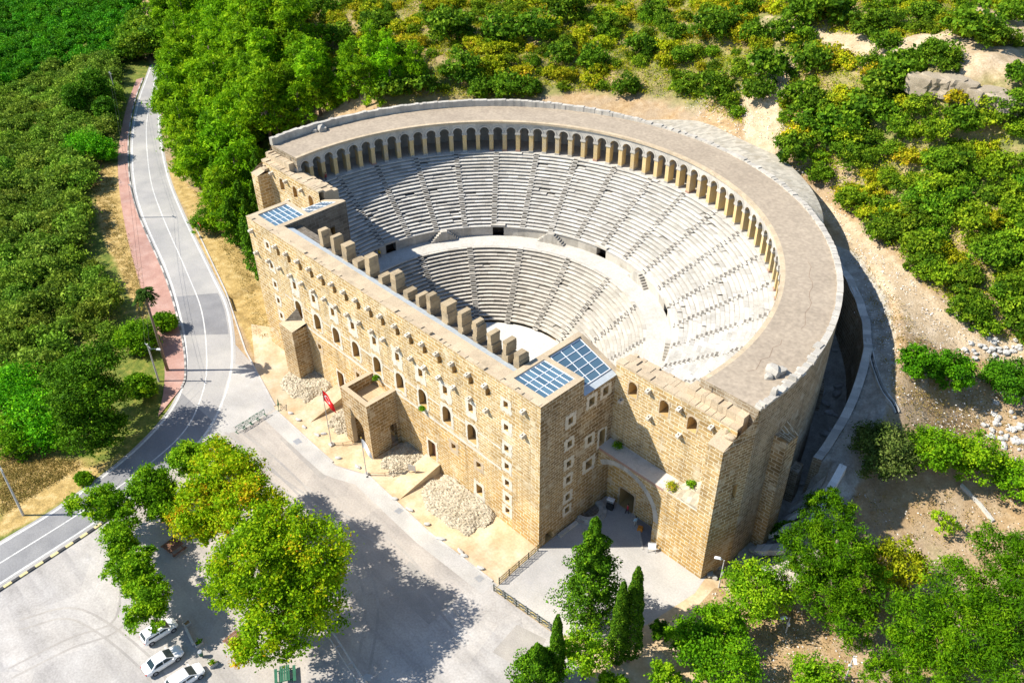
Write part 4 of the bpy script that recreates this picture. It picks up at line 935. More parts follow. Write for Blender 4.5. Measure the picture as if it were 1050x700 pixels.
def wing(s_):
    Fx = lambda x: s_ * x
    mb = MB(); X1 = 48.4; YW = 13.0; HTW = 22.9
    wx = [34.0, 38.7, 42.7]
    hol = [(x - HW - .65, x - HW + .65, 19.0 - ZB, 21.2 - ZB) for x in wx] + [(33.45 - HW, 35.85 - HW, .02 - ZB, 3.3 - ZB), (39.0 - HW, 40.1 - HW, .02 - ZB, 2.6 - ZB)]
    wall(mb, (Fx(HW), YW, ZB), (s_, 0, 0), X1 - HW, HTW - ZB, hol)
    mb.build('wing_wall', M['facade'] if True else None, TH)
    for x in wx: opening('arched_window', (0, YW, 0), (1, 0, 0), (0, -1, 0), Fx(x), 19.0, 1.3, 2.2, True, depth=1.6, margin=.18, back='reveal', surround='coping')
    opening('gateway', (0, YW, 0), (1, 0, 0), (0, -1, 0), Fx(34.65), .02, 2.4, 3.28, depth=3.5, margin=.35, back='void', surround='coping')
    opening('doorway', (0, YW, 0), (1, 0, 0), (0, -1, 0), Fx(39.55), .02, 1.1, 2.58, depth=1.2, margin=0)
    # stepped wall top
    tb = MB(); x = HW
    while x < X1 - .3:
        w = min(random.uniform(.5, 1.2), X1 - x); z = HTW + random.uniform(-.05, .18)
        tb.box(min(Fx(x), Fx(x + w - .03)), max(Fx(x), Fx(x + w - .03)), YW - .06, YW + .95, HTW - .25, z, 0, bottom=False)
        z2 = HTW - .35 + random.uniform(-.12, .12) + (1.45 if x > 40.5 else 0); tb.box(min(Fx(x), Fx(x + w - .03)), max(Fx(x), Fx(x + w - .03)), YW + .95, 15.6, 20, z2, 0, bottom=False)
        z3 = HTW - .95 + random.uniform(-.15, .15)
        if x < 42: tb.box(min(Fx(x), Fx(x + w - .03)), max(Fx(x), Fx(x + w - .03)), 15.6, 16.7, 17, z3, 0, bottom=False)
        x += w
    tb.build('wing_wall_top', M['coping'], TH)
    for x in (36.4, 40.9, 45.3): corbel(x * s_, 21.4, (0, YW, 0))
    for x in (32.6, 36.9, 41.3): corbel(x * s_, 17.6, (0, YW, 0))
    # arch-level front wall
    YA, ZA = 10.7, 10.4; cx, cz, rad = 35.5, 4.2, 5.1; ab = MB()
    t0 = math.acos((cx - HW) / rad); ths = np.linspace(PI - t0, 0, 22); arc = [(cx + rad * math.cos(t), cz + rad * math.sin(t)) for t in ths]
    for i in range(len(arc) - 1):
        (xa, za), (xb, zb) = arc[i], arc[i + 1]
        ab.face([(Fx(xa), YA, za), (Fx(xb), YA, zb), (Fx(xb), YA, ZA), (Fx(xa), YA, ZA)], 0)
        ab.face([(Fx(xa), YA, za), (Fx(xb), YA, zb), (Fx(xb), YA + 1.1, zb), (Fx(xa), YA + 1.1, za)], 1)
        k = lambda px, pz, e: (cx + (px - cx) * e, cz + (pz - cz) * e); e = 1 + .75 / rad
        p, q_ = k(xa, za, e), k(xb, zb, e)
        if min(p[0], q_[0]) > HW: ab.face([(Fx(xa), YA - .03, za), (Fx(xb), YA - .03, zb), (Fx(q_[0]), YA - .03, q_[1]), (Fx(p[0]), YA - .03, p[1])], 2)
    ab.face([(Fx(cx + rad), YA, ZB), (Fx(46.4), YA, ZB), (Fx(46.4), YA, ZA), (Fx(cx + rad), YA, ZA)], 0)
    ab.face([(Fx(cx + rad), YA, ZB), (Fx(cx + rad), YA + 1.1, ZB), (Fx(cx + rad), YA + 1.1, cz), (Fx(cx + rad), YA, cz)], 0)
    ab.face([(Fx(HW), YA, ZA), (Fx(46.4), YA, ZA), (Fx(46.4), YW, ZA + .2), (Fx(HW), YW, ZA + .2)], 3)
    ab.face([(Fx(HW), YA + 1.1, ZA - 1.0), (Fx(46.4), YA + 1.1, ZA - 1.0), (Fx(46.4), YW, ZA - 1.0), (Fx(HW), YW, ZA - 1.0)], 1)
    ab.face([(Fx(HW), YA - .02, ZA - .35), (Fx(41.5), YA - .02, ZA - .35), (Fx(41.5), YA - .02, ZA + .02), (Fx(HW), YA - .02, ZA + .02)], 4)
    ab.build('gate_arch_wall', [M['facade'], M['reveal'], M['arcade'], M['greyrock'], M['brickred']], TH)
    rb = MB()   # broken slope of masonry above the arch wall
    for i in range(8):
        for j in range(4):
            P = lambda a, b_: (Fx(41.6 + a * .6), YA + .1 + (YW - YA - .12) * b_ / 4, ZA + .05 + (.5 + 2.6 * (a / 8) ** 1.2) * (.1 + .9 * b_ / 4) * min(1, a / 4) + .12 * math.sin(a * 2.1 + b_ * 1.7))
            rb.face([P(i, j), P(i + 1, j), P(i + 1, j + 1), P(i, j + 1)], 0)
    for i in range(8): rb.face([P(i, 0), P(i + 1, 0), (Fx(41.6 + (i + 1) * .6), YA + .1, ZA - .2), (Fx(41.6 + i * .6), YA + .1, ZA - .2)], 0)
    rb.build('broken_masonry', M['rubble'], TH)
    # corner pier and return wall
    pb = MB(); wall(pb, (Fx(46.4), YA - .02, ZB), (s_, 0, 0), 2.0, 21.2 - ZB); pb.face([(Fx(46.4), YA - .02, ZA), (Fx(46.4), YW, ZA), (Fx(46.4), YW, 21.2), (Fx(46.4), YA - .02, 21.2)])
    pb.face([(Fx(46.35), YA - .1, 21.2), (Fx(48.45), YA - .1, 21.2), (Fx(48.8), 12.4, 21.6), (Fx(46.35), YW, 21.9)], 1)
    pb.build('corner_pier', [M['facade'], M['coping']], TH)
    xe = s_ * XC + 48.76
    dx_ = xe - 48.4; ln_ = math.hypot(dx_, 15.02 - YA + .02); Uw = (s_ * dx_ / ln_, (15.04 - YA) / ln_, 0)
    sb = MB(); wall(sb, (Fx(48.4), YA - .02, ZB), Uw, ln_, 21.2 - ZB, [(2.6, 3.25, 13.4, 15.6)])
    sb.face([(Fx(48.4), 10.68, 21.2), (Fx(xe), 15.04, 21.2), (Fx(xe), 15.04, 25.0), (Fx(xe - .3), 14.2, 23.4), (Fx(48.6), 12.2, 22.0)])
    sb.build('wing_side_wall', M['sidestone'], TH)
    opening('window', (Fx(48.4), YA - .02, 0), Uw, (s_ * Uw[1], -dx_ / ln_, 0), 2.925, 12.4, .65, 2.2, margin=0)
    # buttress against the curved wall
    bb = MB(); wall(bb, (Fx(48.3), 19.3, ZB), (s_, 0, 0), 3.0, 19.0 - ZB); bb.face([(Fx(51.3), 19.3, ZB), (Fx(51.3), 22.0, ZB), (Fx(51.3), 22.0, 18.2), (Fx(51.3), 19.3, 18.4)]); bb.face([(Fx(48), 22.0, ZB), (Fx(51.3), 22.0, ZB), (Fx(51.3), 22.0, 18.2), (Fx(48), 22.0, 19)])
    bb.face([(Fx(48), 19.3, 19.01), (Fx(51.3), 19.3, 18.4), (Fx(51.3), 22.0, 18.2), (Fx(48), 22.0, 20.5)], 0); bb.build('buttress', M['sidestone'], TH)
    for k_, (a_, z_, d_) in enumerate(((9, 7.5, 1.0), (28, 9.0, .6))):
        lb = MB(); a_ = R_(a_ + 1.5); x_, y_ = XC + 49.2 * math.cos(a_), YC + 49.2 * math.sin(a_); x_ = x_ if s_ > 0 else 2 * XC - x_
        lb.obox((x_, y_, z_ / 2 - .5), a_ if s_ > 0 else PI - a_, (d_, random.uniform(.9, 1.5), z_ / 2 + .5), 0, None, .88); lb.build('pilaster_stump', M['outer'], TH)
    for k in range(4):
        c_ = (Fx(47.4 + random.uniform(-.6, .6)), 12.6 + k * .7, 21.75 + k * .25); rock_mesh('broken_block', (.75, .55, .4), M['coping'], TH, c_, k + 5 + int(s_) * 50, 2, .2, k)
    for k, (dx, dy, sz) in enumerate(((0, 0, 1.0), (.9, .5, .7), (-.7, .4, .6), (.2, -.9, .55))):
        rock_mesh('broken_block', (1.1 * sz, .9 * sz, .8 * sz), M['arcade'], TH, (Fx(46.9 + dx * .6), 21.5 + dy * 1.2 + (3 if s_ < 0 else 0), zr + .45 * sz), k + 70, 2, .25, k * 1.3)
both(wing)
# entrance porch and the stump buttress on the stage front
mb = MB(); X0, X1, Y0, Z1 = -2.6, 3.5, -5.1, 9.7
wall(mb, (X0, Y0, ZB), (1, 0, 0), X1 - X0, Z1 - ZB, [(1.5, 4.6, 1, 6.9)]); wall(mb, (X0, Y0, ZB), (0, 1, 0), 5.1, Z1 - ZB, [(3.4, 4.3, 2.2, 4.4)]); wall(mb, (X1, Y0, ZB), (0, 1, 0), 5.1, Z1 - ZB, [(3.4, 4.5, 1.2, 5.2)])
t_ = .75
wall(mb, (X0 + t_, Y0 + t_, ZB), (1, 0, 0), X1 - X0 - 2 * t_, Z1 - ZB, [(.75, 3.85, 1, 6.9)]); wall(mb, (X0 + t_, Y0 + t_, ZB), (0, 1, 0), 5.1 - t_, Z1 - ZB, [(3.4 - t_, 4.3 - t_, 2.2, 4.4)]); wall(mb, (X1 - t_, Y0 + t_, ZB), (0, 1, 0), 5.1 - t_, Z1 - ZB, [(3.4 - t_, 4.5 - t_, 1.2, 5.2)])
for a, b_, c_, d in ((X0, X1, Y0, Y0 + t_), (X0, X0 + t_, Y0 + t_, -.05), (X1 - t_, X1, Y0 + t_, -.05)): mb.face([(a, c_, Z1), (b_, c_, Z1), (b_, d, Z1), (a, d, Z1)], 1)
arc = [(.45 + 1.55 * math.cos(t), 4.35 + 1.55 * math.sin(t)) for t in np.linspace(PI, 0, 13)]
for i in range(12):
    (xa, za), (xb, zb) = arc[i], arc[i + 1]
    for y in (Y0, Y0 + t_): mb.face([(xa, y, za), (xb, y, zb), (xb, y, 5.9), (xa, y, 5.9)], 0)
    mb.face([(xa, Y0, za), (xb, Y0, zb), (xb, Y0 + t_, zb), (xa, Y0 + t_, za)], 1)
for x in (-1.1, 2.0): mb.face([(x, Y0, ZB), (x, Y0 + t_, ZB), (x, Y0 + t_, 4.35), (x, Y0, 4.35)], 1)
mb.face([(X0 + t_, Y0 + t_, 7.9), (X1 - t_, Y0 + t_, 7.9), (X1 - t_, -.02, 7.9), (X0 + t_, -.02, 7.9)], 2)
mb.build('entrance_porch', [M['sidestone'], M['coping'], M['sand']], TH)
mb = MB(); X0, X1, Y0, Z1 = -22.0, -18.4, -2.7, 9.6
wall(mb, (X0, Y0, ZB), (1, 0, 0), X1 - X0, Z1 - ZB); wall(mb, (X0, Y0, ZB), (0, 1, 0), 2.7, Z1 - ZB); wall(mb, (X1, Y0, ZB), (0, 1, 0), 2.7, Z1 - ZB)
mb.face([(X0, Y0, Z1), (X1, Y0, Z1), (X1, -.02, Z1 + .5), (X0, -.02, Z1 + .3)], 1)
mb.build('stump_buttress', [M['sidestone'], M['coping']], TH)
mb = MB(); A, B, C, D = (-21.6, -.05, 9.7), (-19.3, -.05, 9.7), (-21.7, -1.9, 9.65), (-20.4, -.06, 11.9)
for f in ((A, B, D), (B, C, D), (C, A, D), (A, B, C)): mb.face(f, 0)
mb.build('broken_gable', M['inner'], TH)
#==VEG
# ------------------------------------------------------------------ vegetation
def leaf_mesh(name, C, size, tint, mats, outward=None, aspect=.62, up=.35, rnd=.8, droop=None):
    """many small leaf-clump faces (one diamond each) as one mesh"""
    n = len(C); r = RNG
    nrm = r.normal(size=(n, 3)) * rnd; nrm[:, 2] += up
    if outward is not None: nrm += outward
    nrm /= np.linalg.norm(nrm, axis=1)[:, None] + 1e-9
    a = np.cross(nrm, r.normal(size=(n, 3))); a /= np.linalg.norm(a, axis=1)[:, None] + 1e-9
    if droop is not None: a = a * .5 + droop; a /= np.linalg.norm(a, axis=1)[:, None] + 1e-9
    b = np.cross(nrm, a); b /= np.linalg.norm(b, axis=1)[:, None] + 1e-9
    s = size[:, None]; fold = nrm * s * .18
    V = np.stack([C - a * s, C + b * s * aspect + fold, C + a * s, C - b * s * aspect + fold], 1).reshape(-1, 3)
    me_ = bpy.data.meshes.new(name)
    me_.vertices.add(4 * n); me_.vertices.foreach_set('co', V.ravel().astype(np.float32))
    me_.loops.add(4 * n); me_.loops.foreach_set('vertex_index', np.arange(4 * n, dtype=np.int32))
    me_.polygons.add(n); me_.polygons.foreach_set('loop_start', np.arange(n, dtype=np.int32) * 4); me_.polygons.foreach_set('loop_total', np.full(n, 4, np.int32))
    me_.update(calc_edges=True)
    for m_ in mats: me_.materials.append(m_)
    at_ = me_.attributes.new('tint', 'FLOAT', 'FACE'); at_.data.foreach_set('value', np.clip(tint, 0, 1).astype(np.float32))
    return me_
def clumped(lobes, n_clump, per, spread=.24, shell=.55, flat=1.0, low=-.55, mean=.45, sd=.16):
    """leaf positions: lobes = [(centre, (rx,ry,rz))]; clumps sit in each lobe's outer part"""
    r = RNG; C = []; T = []; O = []; vol = np.array([np.prod(np.array(l[1]) ** .67) for l in lobes]); vol = vol / vol.sum()
    for (c, rad), f in zip(lobes, vol):
        k = max(4, int(n_clump * f)); d = r.normal(size=(k, 3)); d /= np.linalg.norm(d, axis=1)[:, None]
        bad = d[:, 2] < low; d[bad, 2] *= -.4; d /= np.linalg.norm(d, axis=1)[:, None]
        q = shell + (1.02 - shell) * r.rand(k) ** .6; cc = np.array(c) + d * np.array(rad) * q[:, None]
        ct = r.normal(mean, sd, k); rm = float(np.mean(rad))
        m_ = r.randint(int(per * .6), int(per * 1.4) + 1, k); idx = np.repeat(np.arange(k), m_)
        off = r.normal(size=(len(idx), 3)) * spread * rm; off[:, 2] *= .62 * flat
        C.append(cc[idx] + off); T.append(ct[idx] + r.normal(0, .13, len(idx))); O.append(d[idx] * .5)
    return np.concatenate(C), np.concatenate(T), np.concatenate(O)
def trunk_mb(h, r, lobes, base_r=None, lean=(0, 0)):
    mb = MB(); top = Vector((lean[0], lean[1], h))
    mb.tube([(0, 0, -.3), (lean[0] * .3, lean[1] * .3, h * .35), top * .75, top], [r * 1.35, r, r * .75, r * .4], 7)
    for c, rad in lobes[:7]:
        c = Vector(c); st = top * random.uniform(.45, .8)
        mb.tube([st, st.lerp(c, .55) + Vector((0, 0, .3)), c + Vector((0, 0, rad[2] * .3))], [r * .5, r * .3, r * .1], 5)
    return mb
def plant(name, lobes, leafmat, n_clump, per, size, label, cat, loc, trunk=None, group=None, color=(1, 1, 1, 1), **kw):
    kk = {k: kw.pop(k) for k in list(kw) if k in ('spread', 'shell', 'flat', 'low', 'mean', 'sd')}
    C, T, O = clumped(lobes, n_clump, per, **kk)
    me_ = leaf_mesh('crown', C, size * RNG.uniform(.45, 1.45, len(C)), T, [leafmat], O, **kw)
    if trunk is None:
        o = bpy.data.objects.new(name, me_); COL.objects.link(o); o.location = loc; o.color = color
        return tag(o, label, cat, group)
    root = empty(name, loc, 0, label, cat, group)
    cr = bpy.data.objects.new('crown', me_); COL.objects.link(cr); cr.parent = root; cr.color = color
    trunk_mb(trunk[0], trunk[1], lobes).build('trunk', M['bark'], root, smooth=True)
    return root
def put(proto, loc, sc_=1.0, rz=None, color=None, label=None, group=None, first=False, sz=None):
    o = proto if first else copy_tree(proto)
    o.location = loc; o.rotation_euler = (0, 0, random.uniform(0, 2 * PI) if rz is None else rz); o.scale = (sc_, sc_, sc_ * (sz or 1))
    if label: o['label'] = label
    if group: o['group'] = group
    if color:
        for k in [o] + list(o.children):
            if k.type == 'MESH': k.color = (*color, 1)
    return o
def jit(c, s_=.18):
    k = random.uniform(1 - s_, 1 + s_); return tuple(max(.05, x * k * random.uniform(1 - s_ * .5, 1 + s_ * .5)) for x in c)
def gp(u, v, h):
    """ground point under something seen at (u, v) at height h above its own ground"""
    z = h
    for _ in range(5): p = ray_z(u, v, z); z = zt(p[0], p[1]) + h
    return p[0], p[1], zt(p[0], p[1])
def lobes_at(items):
    pts = [(ray_z(u, v, h), r) for u, v, h, r in items]
    bx, by = np.mean([p[0] for p, _ in pts]), np.mean([p[1] for p, _ in pts])
    return (bx, by, 0), [((p[0] - bx, p[1] - by, p[2]), (r, r, r * .85)) for p, r in pts]

# big plane trees in the car park
loc, lb = lobes_at([(292, 625, 9.5, 4.6), (318, 572, 11, 4.8), (262, 580, 12, 4.8), (275, 655, 7.5, 3.6), (325, 612, 8.5, 4.2), (240, 600, 8.5, 3.2), (285, 552, 12, 4.2)])
plant('plane_tree', lb, L['plane'], 560, 105, .17, 'largest plane tree in the yard, green crown with yellowing leaves, casting a wide shadow', 'tree', loc, (8, .45), spread=.125, mean=.42, sd=.17, shell=.4)
loc, lb = lobes_at([(232, 492, 11.5, 4.2), (206, 520, 10, 3.9), (254, 522, 11.5, 4.0), (203, 545, 8, 2.3), (222, 470, 10, 3.0)])
plant('plane_tree', lb, L['plane'], 380, 105, .17, 'plane tree with orange tinged yellow crown, behind the largest one on its road side', 'tree', loc, (8, .4), spread=.125, mean=.60, sd=.18, shell=.4)
# row along the car park
a_, b_ = gp(107, 517, 5.5), gp(154, 617, 5.2); rowd = np.array([b_[0] - a_[0], b_[1] - a_[1]]); rowd = rowd / np.linalg.norm(rowd)
for i, (u, v, h, r, lab) in enumerate([(107, 517, 5.8, 2.7, 'narrow green tree beside the kerb, first of the car park row next to the road'), (122, 552, 5.2, 2.5, 'narrow green tree second from the road in the car park row'),
                                     (138, 588, 5.2, 2.6, 'narrow green tree third from the road in the car park row'), (154, 617, 5.0, 2.5, 'narrow green tree overhanging the half hidden white car')]):
    x, y, z = gp(u, v, h)
    lb = [((0, 0, h), (r * .8, r * .8, r * 1.0))] + [((random.uniform(-.75, .75) * r, random.uniform(-.75, .75) * r, h + random.uniform(-1.3, .9)), (r * random.uniform(.4, .65),) * 3) for _ in range(6)] + [((rowd[0] * q_, rowd[1] * q_, h + random.uniform(-.9, .2)), (r * .5,) * 3) for q_ in (-2.2, -1.3, 1.3, 2.2)]
    plant('row_tree', lb, L['row'], 150, 80, .15, lab, 'tree', (x, y, 0), (h - .5, .16), 'trees in a row along the car park', spread=.16, mean=.55, sd=.18)
for u, v, h, r, lab, m_ in [(155, 500, 5.5, 2.7, 'dark green bushy tree between the tree row and the plane trees', .38), (190, 470, 5, 2.2, 'small bright green tree at the road edge behind the plane trees', .5), (166, 520, 4, 1.9, 'low shaded green tree tucked beside the plane trees', .35)]:
    x, y, z = gp(u, v, h); plant('yard_tree', [((0, 0, h), (r, r, r)), ((1, .8, h - 1), (r * .75,) * 3), ((-1, .3, h - .8), (r * .75,) * 3)], L['row'], 140, 80, .16, lab, 'tree', (x, y, 0), (h - .5, .2), spread=.16, mean=m_, sd=.18)
# conifers in front of the forecourt
def cone_tree(name, H, r, label, cat, loc, mat, nl, size, pw=1.0, group=None, color=(1, 1, 1, 1), rough=.3, bare=.06, sd=.2):
    t = RNG.rand(nl) ** .75; z = H * (bare + (1 - bare) * t); lump = 1 + rough * np.sin(z * 2.6 + 1) * .5
    ang = RNG.rand(nl) * 2 * PI; lob = 1 + rough * np.sin(ang * 3 + z * 1.7) * .45 + rough * np.sin(ang * 5 - z * 2.3) * .35
    rad = r * (1 - t) ** pw * np.minimum(1, (t + .03) / .12) * lump * lob * (.55 + .5 * RNG.rand(nl) ** .5) + .05
    C = np.stack([rad * np.cos(ang), rad * np.sin(ang), z + RNG.normal(0, .12, nl)], 1); T = RNG.normal(.45, sd, nl) + .15 * np.sin(ang * 4 + z * 3)
    O = np.stack([np.cos(ang), np.sin(ang), np.full(nl, .4)], 1) * .6
    root = empty(name, loc, 0, label, cat, group)
    cr = bpy.data.objects.new('crown', leaf_mesh('crown', C, size * RNG.uniform(.7, 1.3, nl), T, [mat], O)); COL.objects.link(cr); cr.parent = root; cr.color = color
    mb = MB(); mb.tube([(0, 0, -.3), (0, 0, H * .5), (0, 0, H * .95)], [r * .12 + .08, r * .07 + .05, .03], 7); mb.build('trunk', M['bark'], root, smooth=True)
    return root
def topped(u, v, H): p = ray_z(u, v, H); return (p[0], p[1], zt(p[0], p[1]))
cone_tree('conifer', 18, 3.2, 'tall broad cone shaped conifer in front of the gate forecourt', 'tree', topped(611, 538, 17), L['cypress'], 26000, .15, .78, rough=.62, color=(1.25, 1.3, 1.1, 1))
cone_tree('cypress', 16, 1.35, 'taller of the two slim dark cypresses standing together', 'tree', topped(655, 582, 16), L['cypress'], 11000, .12, .5, 'slim dark cypresses', rough=.15)
cone_tree('cypress', 14.5, 1.15, 'shorter and thinner of the two slim cypresses standing together', 'tree', topped(640, 597, 14.5), L['cypress'], 9000, .12, .5, 'slim dark cypresses', rough=.15)
cone_tree('cypress', 11.5, 1.0, 'single slim cypress apart at the bottom edge, beside the dark fir', 'tree', topped(572, 632, 11.5), L['cypress'], 8000, .12, .5, 'slim dark cypresses', rough=.15, color=(1.15, 1.2, 1, 1))
cone_tree('fir_tree', 8, 3.0, 'dark bushy fir cut by the bottom edge, left of a slim cypress', 'tree', topped(552, 662, 8), L['cypress'], 12000, .15, .8, rough=.5, color=(1.2, 1.3, 1, 1))
near = [  # u, v, height of crown, radius, leaf, mean tint, clumps, label
    (600, 668, 5.0, 2.8, 'row', .68, 120, 'loose pale green tree standing in front of the broad conifer'),
    (628, 700, 2.4, 1.5, 'row', .45, 80, 'small green bush at the foot of the slim cypresses'),
    (712, 656, 4.2, 3.0, 'row', .45, 170, 'rounded green tree right of the slim cypresses'),
    (680, 696, 2.6, 2.0, 'row', .5, 100, 'low green bush at the bottom edge right of the cypresses'),
    (742, 682, 4, 3.9, 'row', .5, 180, 'wide green tree at the bottom edge below the lamp post'),
    (738, 640, 4, 2.9, 'row', .55, 130, 'green tree close below the lamp post near the corner pier'),
    (776, 604, 5, 3.8, 'row', .62, 200, 'light green tree with orange tips right of the lamp post'),
    (838, 696, 3.5, 3.2, 'row', .5, 120, 'bright green bush at the bottom edge beside the lower lamp'),
    (920, 578, 4.5, 3.3, 'dry', .35, 150, 'yellowish spreading small tree beside the tall cedar'),
    (905, 466, 3.6, 4.0, 'olive', .5, 260, 'large round olive green bush right of the ruined wall'),
    (955, 468, 3.6, 3.2, 'row', .5, 190, 'bright green rounded tree between the olive bush and another green tree'),
    (1004, 470, 3.6, 3.5, 'row', .55, 200, 'bright green round tree on the slope, right of two others in a line'),
    (1048, 492, 3.4, 3.2, 'row', .5, 150, 'green tree cut by the right edge below the stone heap'),
    (941, 372, 2.4, 2.4, 'row', .4, 150, 'left of the twin round bushes beside the dirt track'),
    (976, 382, 2.6, 2.9, 'row', .42, 180, 'right and larger of the twin round bushes beside the dirt track'),
    (1030, 402, 2.0, 3.6, 'pine', .35, 200, 'spreading juniper bush at the right edge under the dirt track'),
    (968, 535, 1.6, 1.8, 'row', .8, 60, 'sparse young sapling with pale leaves on the bare slope'),
    (210, 226, 2.4, 3.0, 'row', .4, 150, 'round bush behind the road sign beside the road'),
    (806, 546, 1.6, 1.7, 'row', .3, 90, 'dark bush in the shade at the foot of the terraces'),
    (676, 646, 1.6, 1.2, 'row', .3, 70, 'dark low bush behind the slim cypresses'),
]
NEARC = {'dark': (.7, .8, .8, 1), 'rounded': (.75, .9, .8, 1), 'green': (.85, .95, .8, 1), 'large': (.62, .60, .9, 1), 'wide': (.9, 1, .9, 1), 'left': (.6, .85, .8, 1), 'right': (.6, .85, .8, 1), 'spreading': (.55, .75, 1.6, 1)}
for u, v, h, r, lf, mn, nc, lab in near:
    r *= .9
    x, y, z = gp(u, v, h)
    f = .62 if 'juniper' in lab else .92
    lb = [((0, 0, h), (r, r, r * f)), ((r * .45, r * .3, h - r * .25), (r * .7, r * .7, r * .65 * f)), ((-r * .5, r * .1, h - r * .2), (r * .68, r * .68, r * .65 * f)), ((r * .1, -r * .5, h - r * .3), (r * .68, r * .68, r * .6 * f))]
    plant('tree' if h > 3 else 'bush', lb, L[lf], int(nc * .62), 80 if 'sapling' not in lab else 22, .15, lab, 'tree' if h > 3 else 'bush', (x, y, z), (max(h - .4, .8), .05 + r * .045), spread=.15, mean=mn, sd=.21, shell=.4, color=NEARC.get(lab.split()[0], (1, 1, 1, 1)))
def cedar(name, items, label, mat, nc, color=(1, 1, 1, 1), mean=.5, size=.27):
    pts = [(np.array(gp(u, v, h)), h, r) for u, v, h, r in items]; bx, by = np.mean([p[0][0] for p in pts]), np.mean([p[0][1] for p in pts]); bz = zt(bx, by)
    lb = [((p[0] - bx, p[1] - by, h), (r, r, r * .8)) for p, h, r in pts]
    plant(name, lb, L[mat], int(nc * .9), 95, size * .62, label, 'tree', (bx, by, bz), (max(h for _, h, _ in pts) - .5, .4), spread=.115, mean=mean, sd=.23, aspect=.35, shell=.3, color=color)
cedar('cedar', [(852, 520, 9.5, 3.0), (832, 560, 8, 3.3), (868, 565, 9, 3.3), (885, 600, 6.5, 3.2), (850, 610, 5.5, 3.6), (820, 590, 5, 2.8), (868, 640, 4, 3.2), (850, 500, 11, 1.8)], 'tall ragged cedar in front of the terraces, between the thicket and a yellowish tree', 'pine', 520, (.5, .6, .5, 1), mean=.5)
cedar('cedar', [(985, 600, 9, 3.6), (950, 640, 8, 4), (1000, 650, 10, 4), (928, 668, 6, 2.8), (960, 690, 7, 3.6), (905, 695, 3.5, 2.4)], 'huge spreading cedar at the lower right, nearest the lower lamp', 'pine', 560, (.55, .66, .55, 1), mean=.48)
cedar('cedar', [(1035, 560, 9, 3.6), (1060, 600, 10, 4), (1045, 640, 10, 4), (1040, 690, 9, 4), (1080, 680, 8, 4)], 'dark cedar filling the lower right corner', 'pine', 500, (.45, .56, .5, 1), mean=.45)
# dark trees left of the road
loc, lb = lobes_at([(95, 375, 11, 3.4), (80, 405, 9, 3.6), (105, 410, 8, 3.4), (90, 440, 5, 3.6), (70, 385, 8, 2.8), (112, 440, 4.5, 2.6)])
plant('broad_conifer', lb, L['cypress'], 400, 90, .18, 'big dark conifer left of the road bend, throwing a shadow across it', 'tree', loc, (10, .4), spread=.17, color=(1.25, 1.3, 1, 1))
for u, v, h, r, lab in [(96, 88, 7, 3.0, 'tall dark pine left of the distant road, larger of a pair'), (76, 100, 6, 2.6, 'dark pine left of the distant road, smaller of a pair'), (108, 112, 4, 2.2, 'low dark tree at the foot of the pine pair')]:
    x, y, z = gp(u, v, h); plant('dark_pine', [((0, 0, h), (r, r, r * 1.3)), ((.8, .5, h - 2), (r * .8,) * 3), ((-.7, -.3, h - 1.5), (r * .8,) * 3)], L['cypress'], 120, 60, .24, lab, 'tree', (x, y, z), (h, .25), spread=.22, color=(1.1, 1.3, 1.2, 1))
for u, v, h, r, lab in [(85, 150, 3.4, 4.0, 'bright green broad bush left of the far pavement'), (104, 152, 3.0, 2.8, 'bright green round bush touching the far pavement'), (40, 430, 3, 4.5, 'bright green thicket of leafy bushes left of the big dark conifer'), (18, 400, 3, 4.5, 'bright green leafy bush at the left edge above the straw grass'), (15, 445, 2, 3.4, 'low leafy bush at the left edge next to the straw'), (140, 345, 2.4, 3.0, 'olive green bush around the foot of the palm'), (143, 395, 2.0, 2.0, 'small green bush beside the lamp pole and pavement'), (168, 330, 1.6, 1.8, 'low green bush between palm and pavement'), (85, 490, .7, .9, 'small green bush alone in the straw grass')]:
    x, y, z = gp(u, v, h); plant('bush', [((0, 0, h), (r, r, r * .8)), ((r * .6, .3, h * .7), (r * .7,) * 3), ((-r * .6, .2, h * .7), (r * .7,) * 3)], L['citrus'] if 'bright' in lab else L['row'], 150, 62, .18, lab, 'bush', (x, y, z), None, spread=.17, color=(2.0, 1.7, 1.2, 1) if 'bright' in lab else (1, 1, 1, 1))
# palm
px_, py_ = ray_z(172, 380, 0)[:2]
hp_ = min(np.arange(6, 24, .25), key=lambda h: abs(proj((px_, py_, h))[0][1] - 300))
palm = empty('palm_tree', (px_, py_, 0), 0, 'tall fan palm on a slender trunk beside the pink pavement', 'palm')
mb = MB(); mb.tube([(0, 0, -.2), (-.05, 0, hp_ * .5), (0, 0, hp_)], [.28, .2, .2], 8); mb.build('trunk', M['bark'], palm, smooth=True)
for k in range(34):
    el = random.uniform(-.9, 1.2); az = k * 2.4; C = []; T = []
    d = np.array([math.cos(az), math.sin(az), 0]); ln = random.uniform(1.5, 2.1)
    for s_ in np.linspace(.25, 1, 9):
        c = d * ln * s_ * math.cos(el) + np.array([0, 0, hp_ + ln * s_ * math.sin(el) - .7 * s_ * s_ * ln])
        for t in (-.3, 0, .3): C.append(c + np.cross(d, [0, 0, 1]) * t * s_ * (1.2 - s_ * .5)); T.append(.3 if el > -.3 else .95)
    me_ = leaf_mesh('frond', np.array(C), np.full(len(C), .33), np.array(T) + RNG.normal(0, .08, len(C)), [L['palm']], None, .35, 1.0, .3, d * 1.2 + np.array([0, 0, math.sin(el) * .4 - .3]))
    o = bpy.data.objects.new('frond', me_); COL.objects.link(o); o.parent = palm

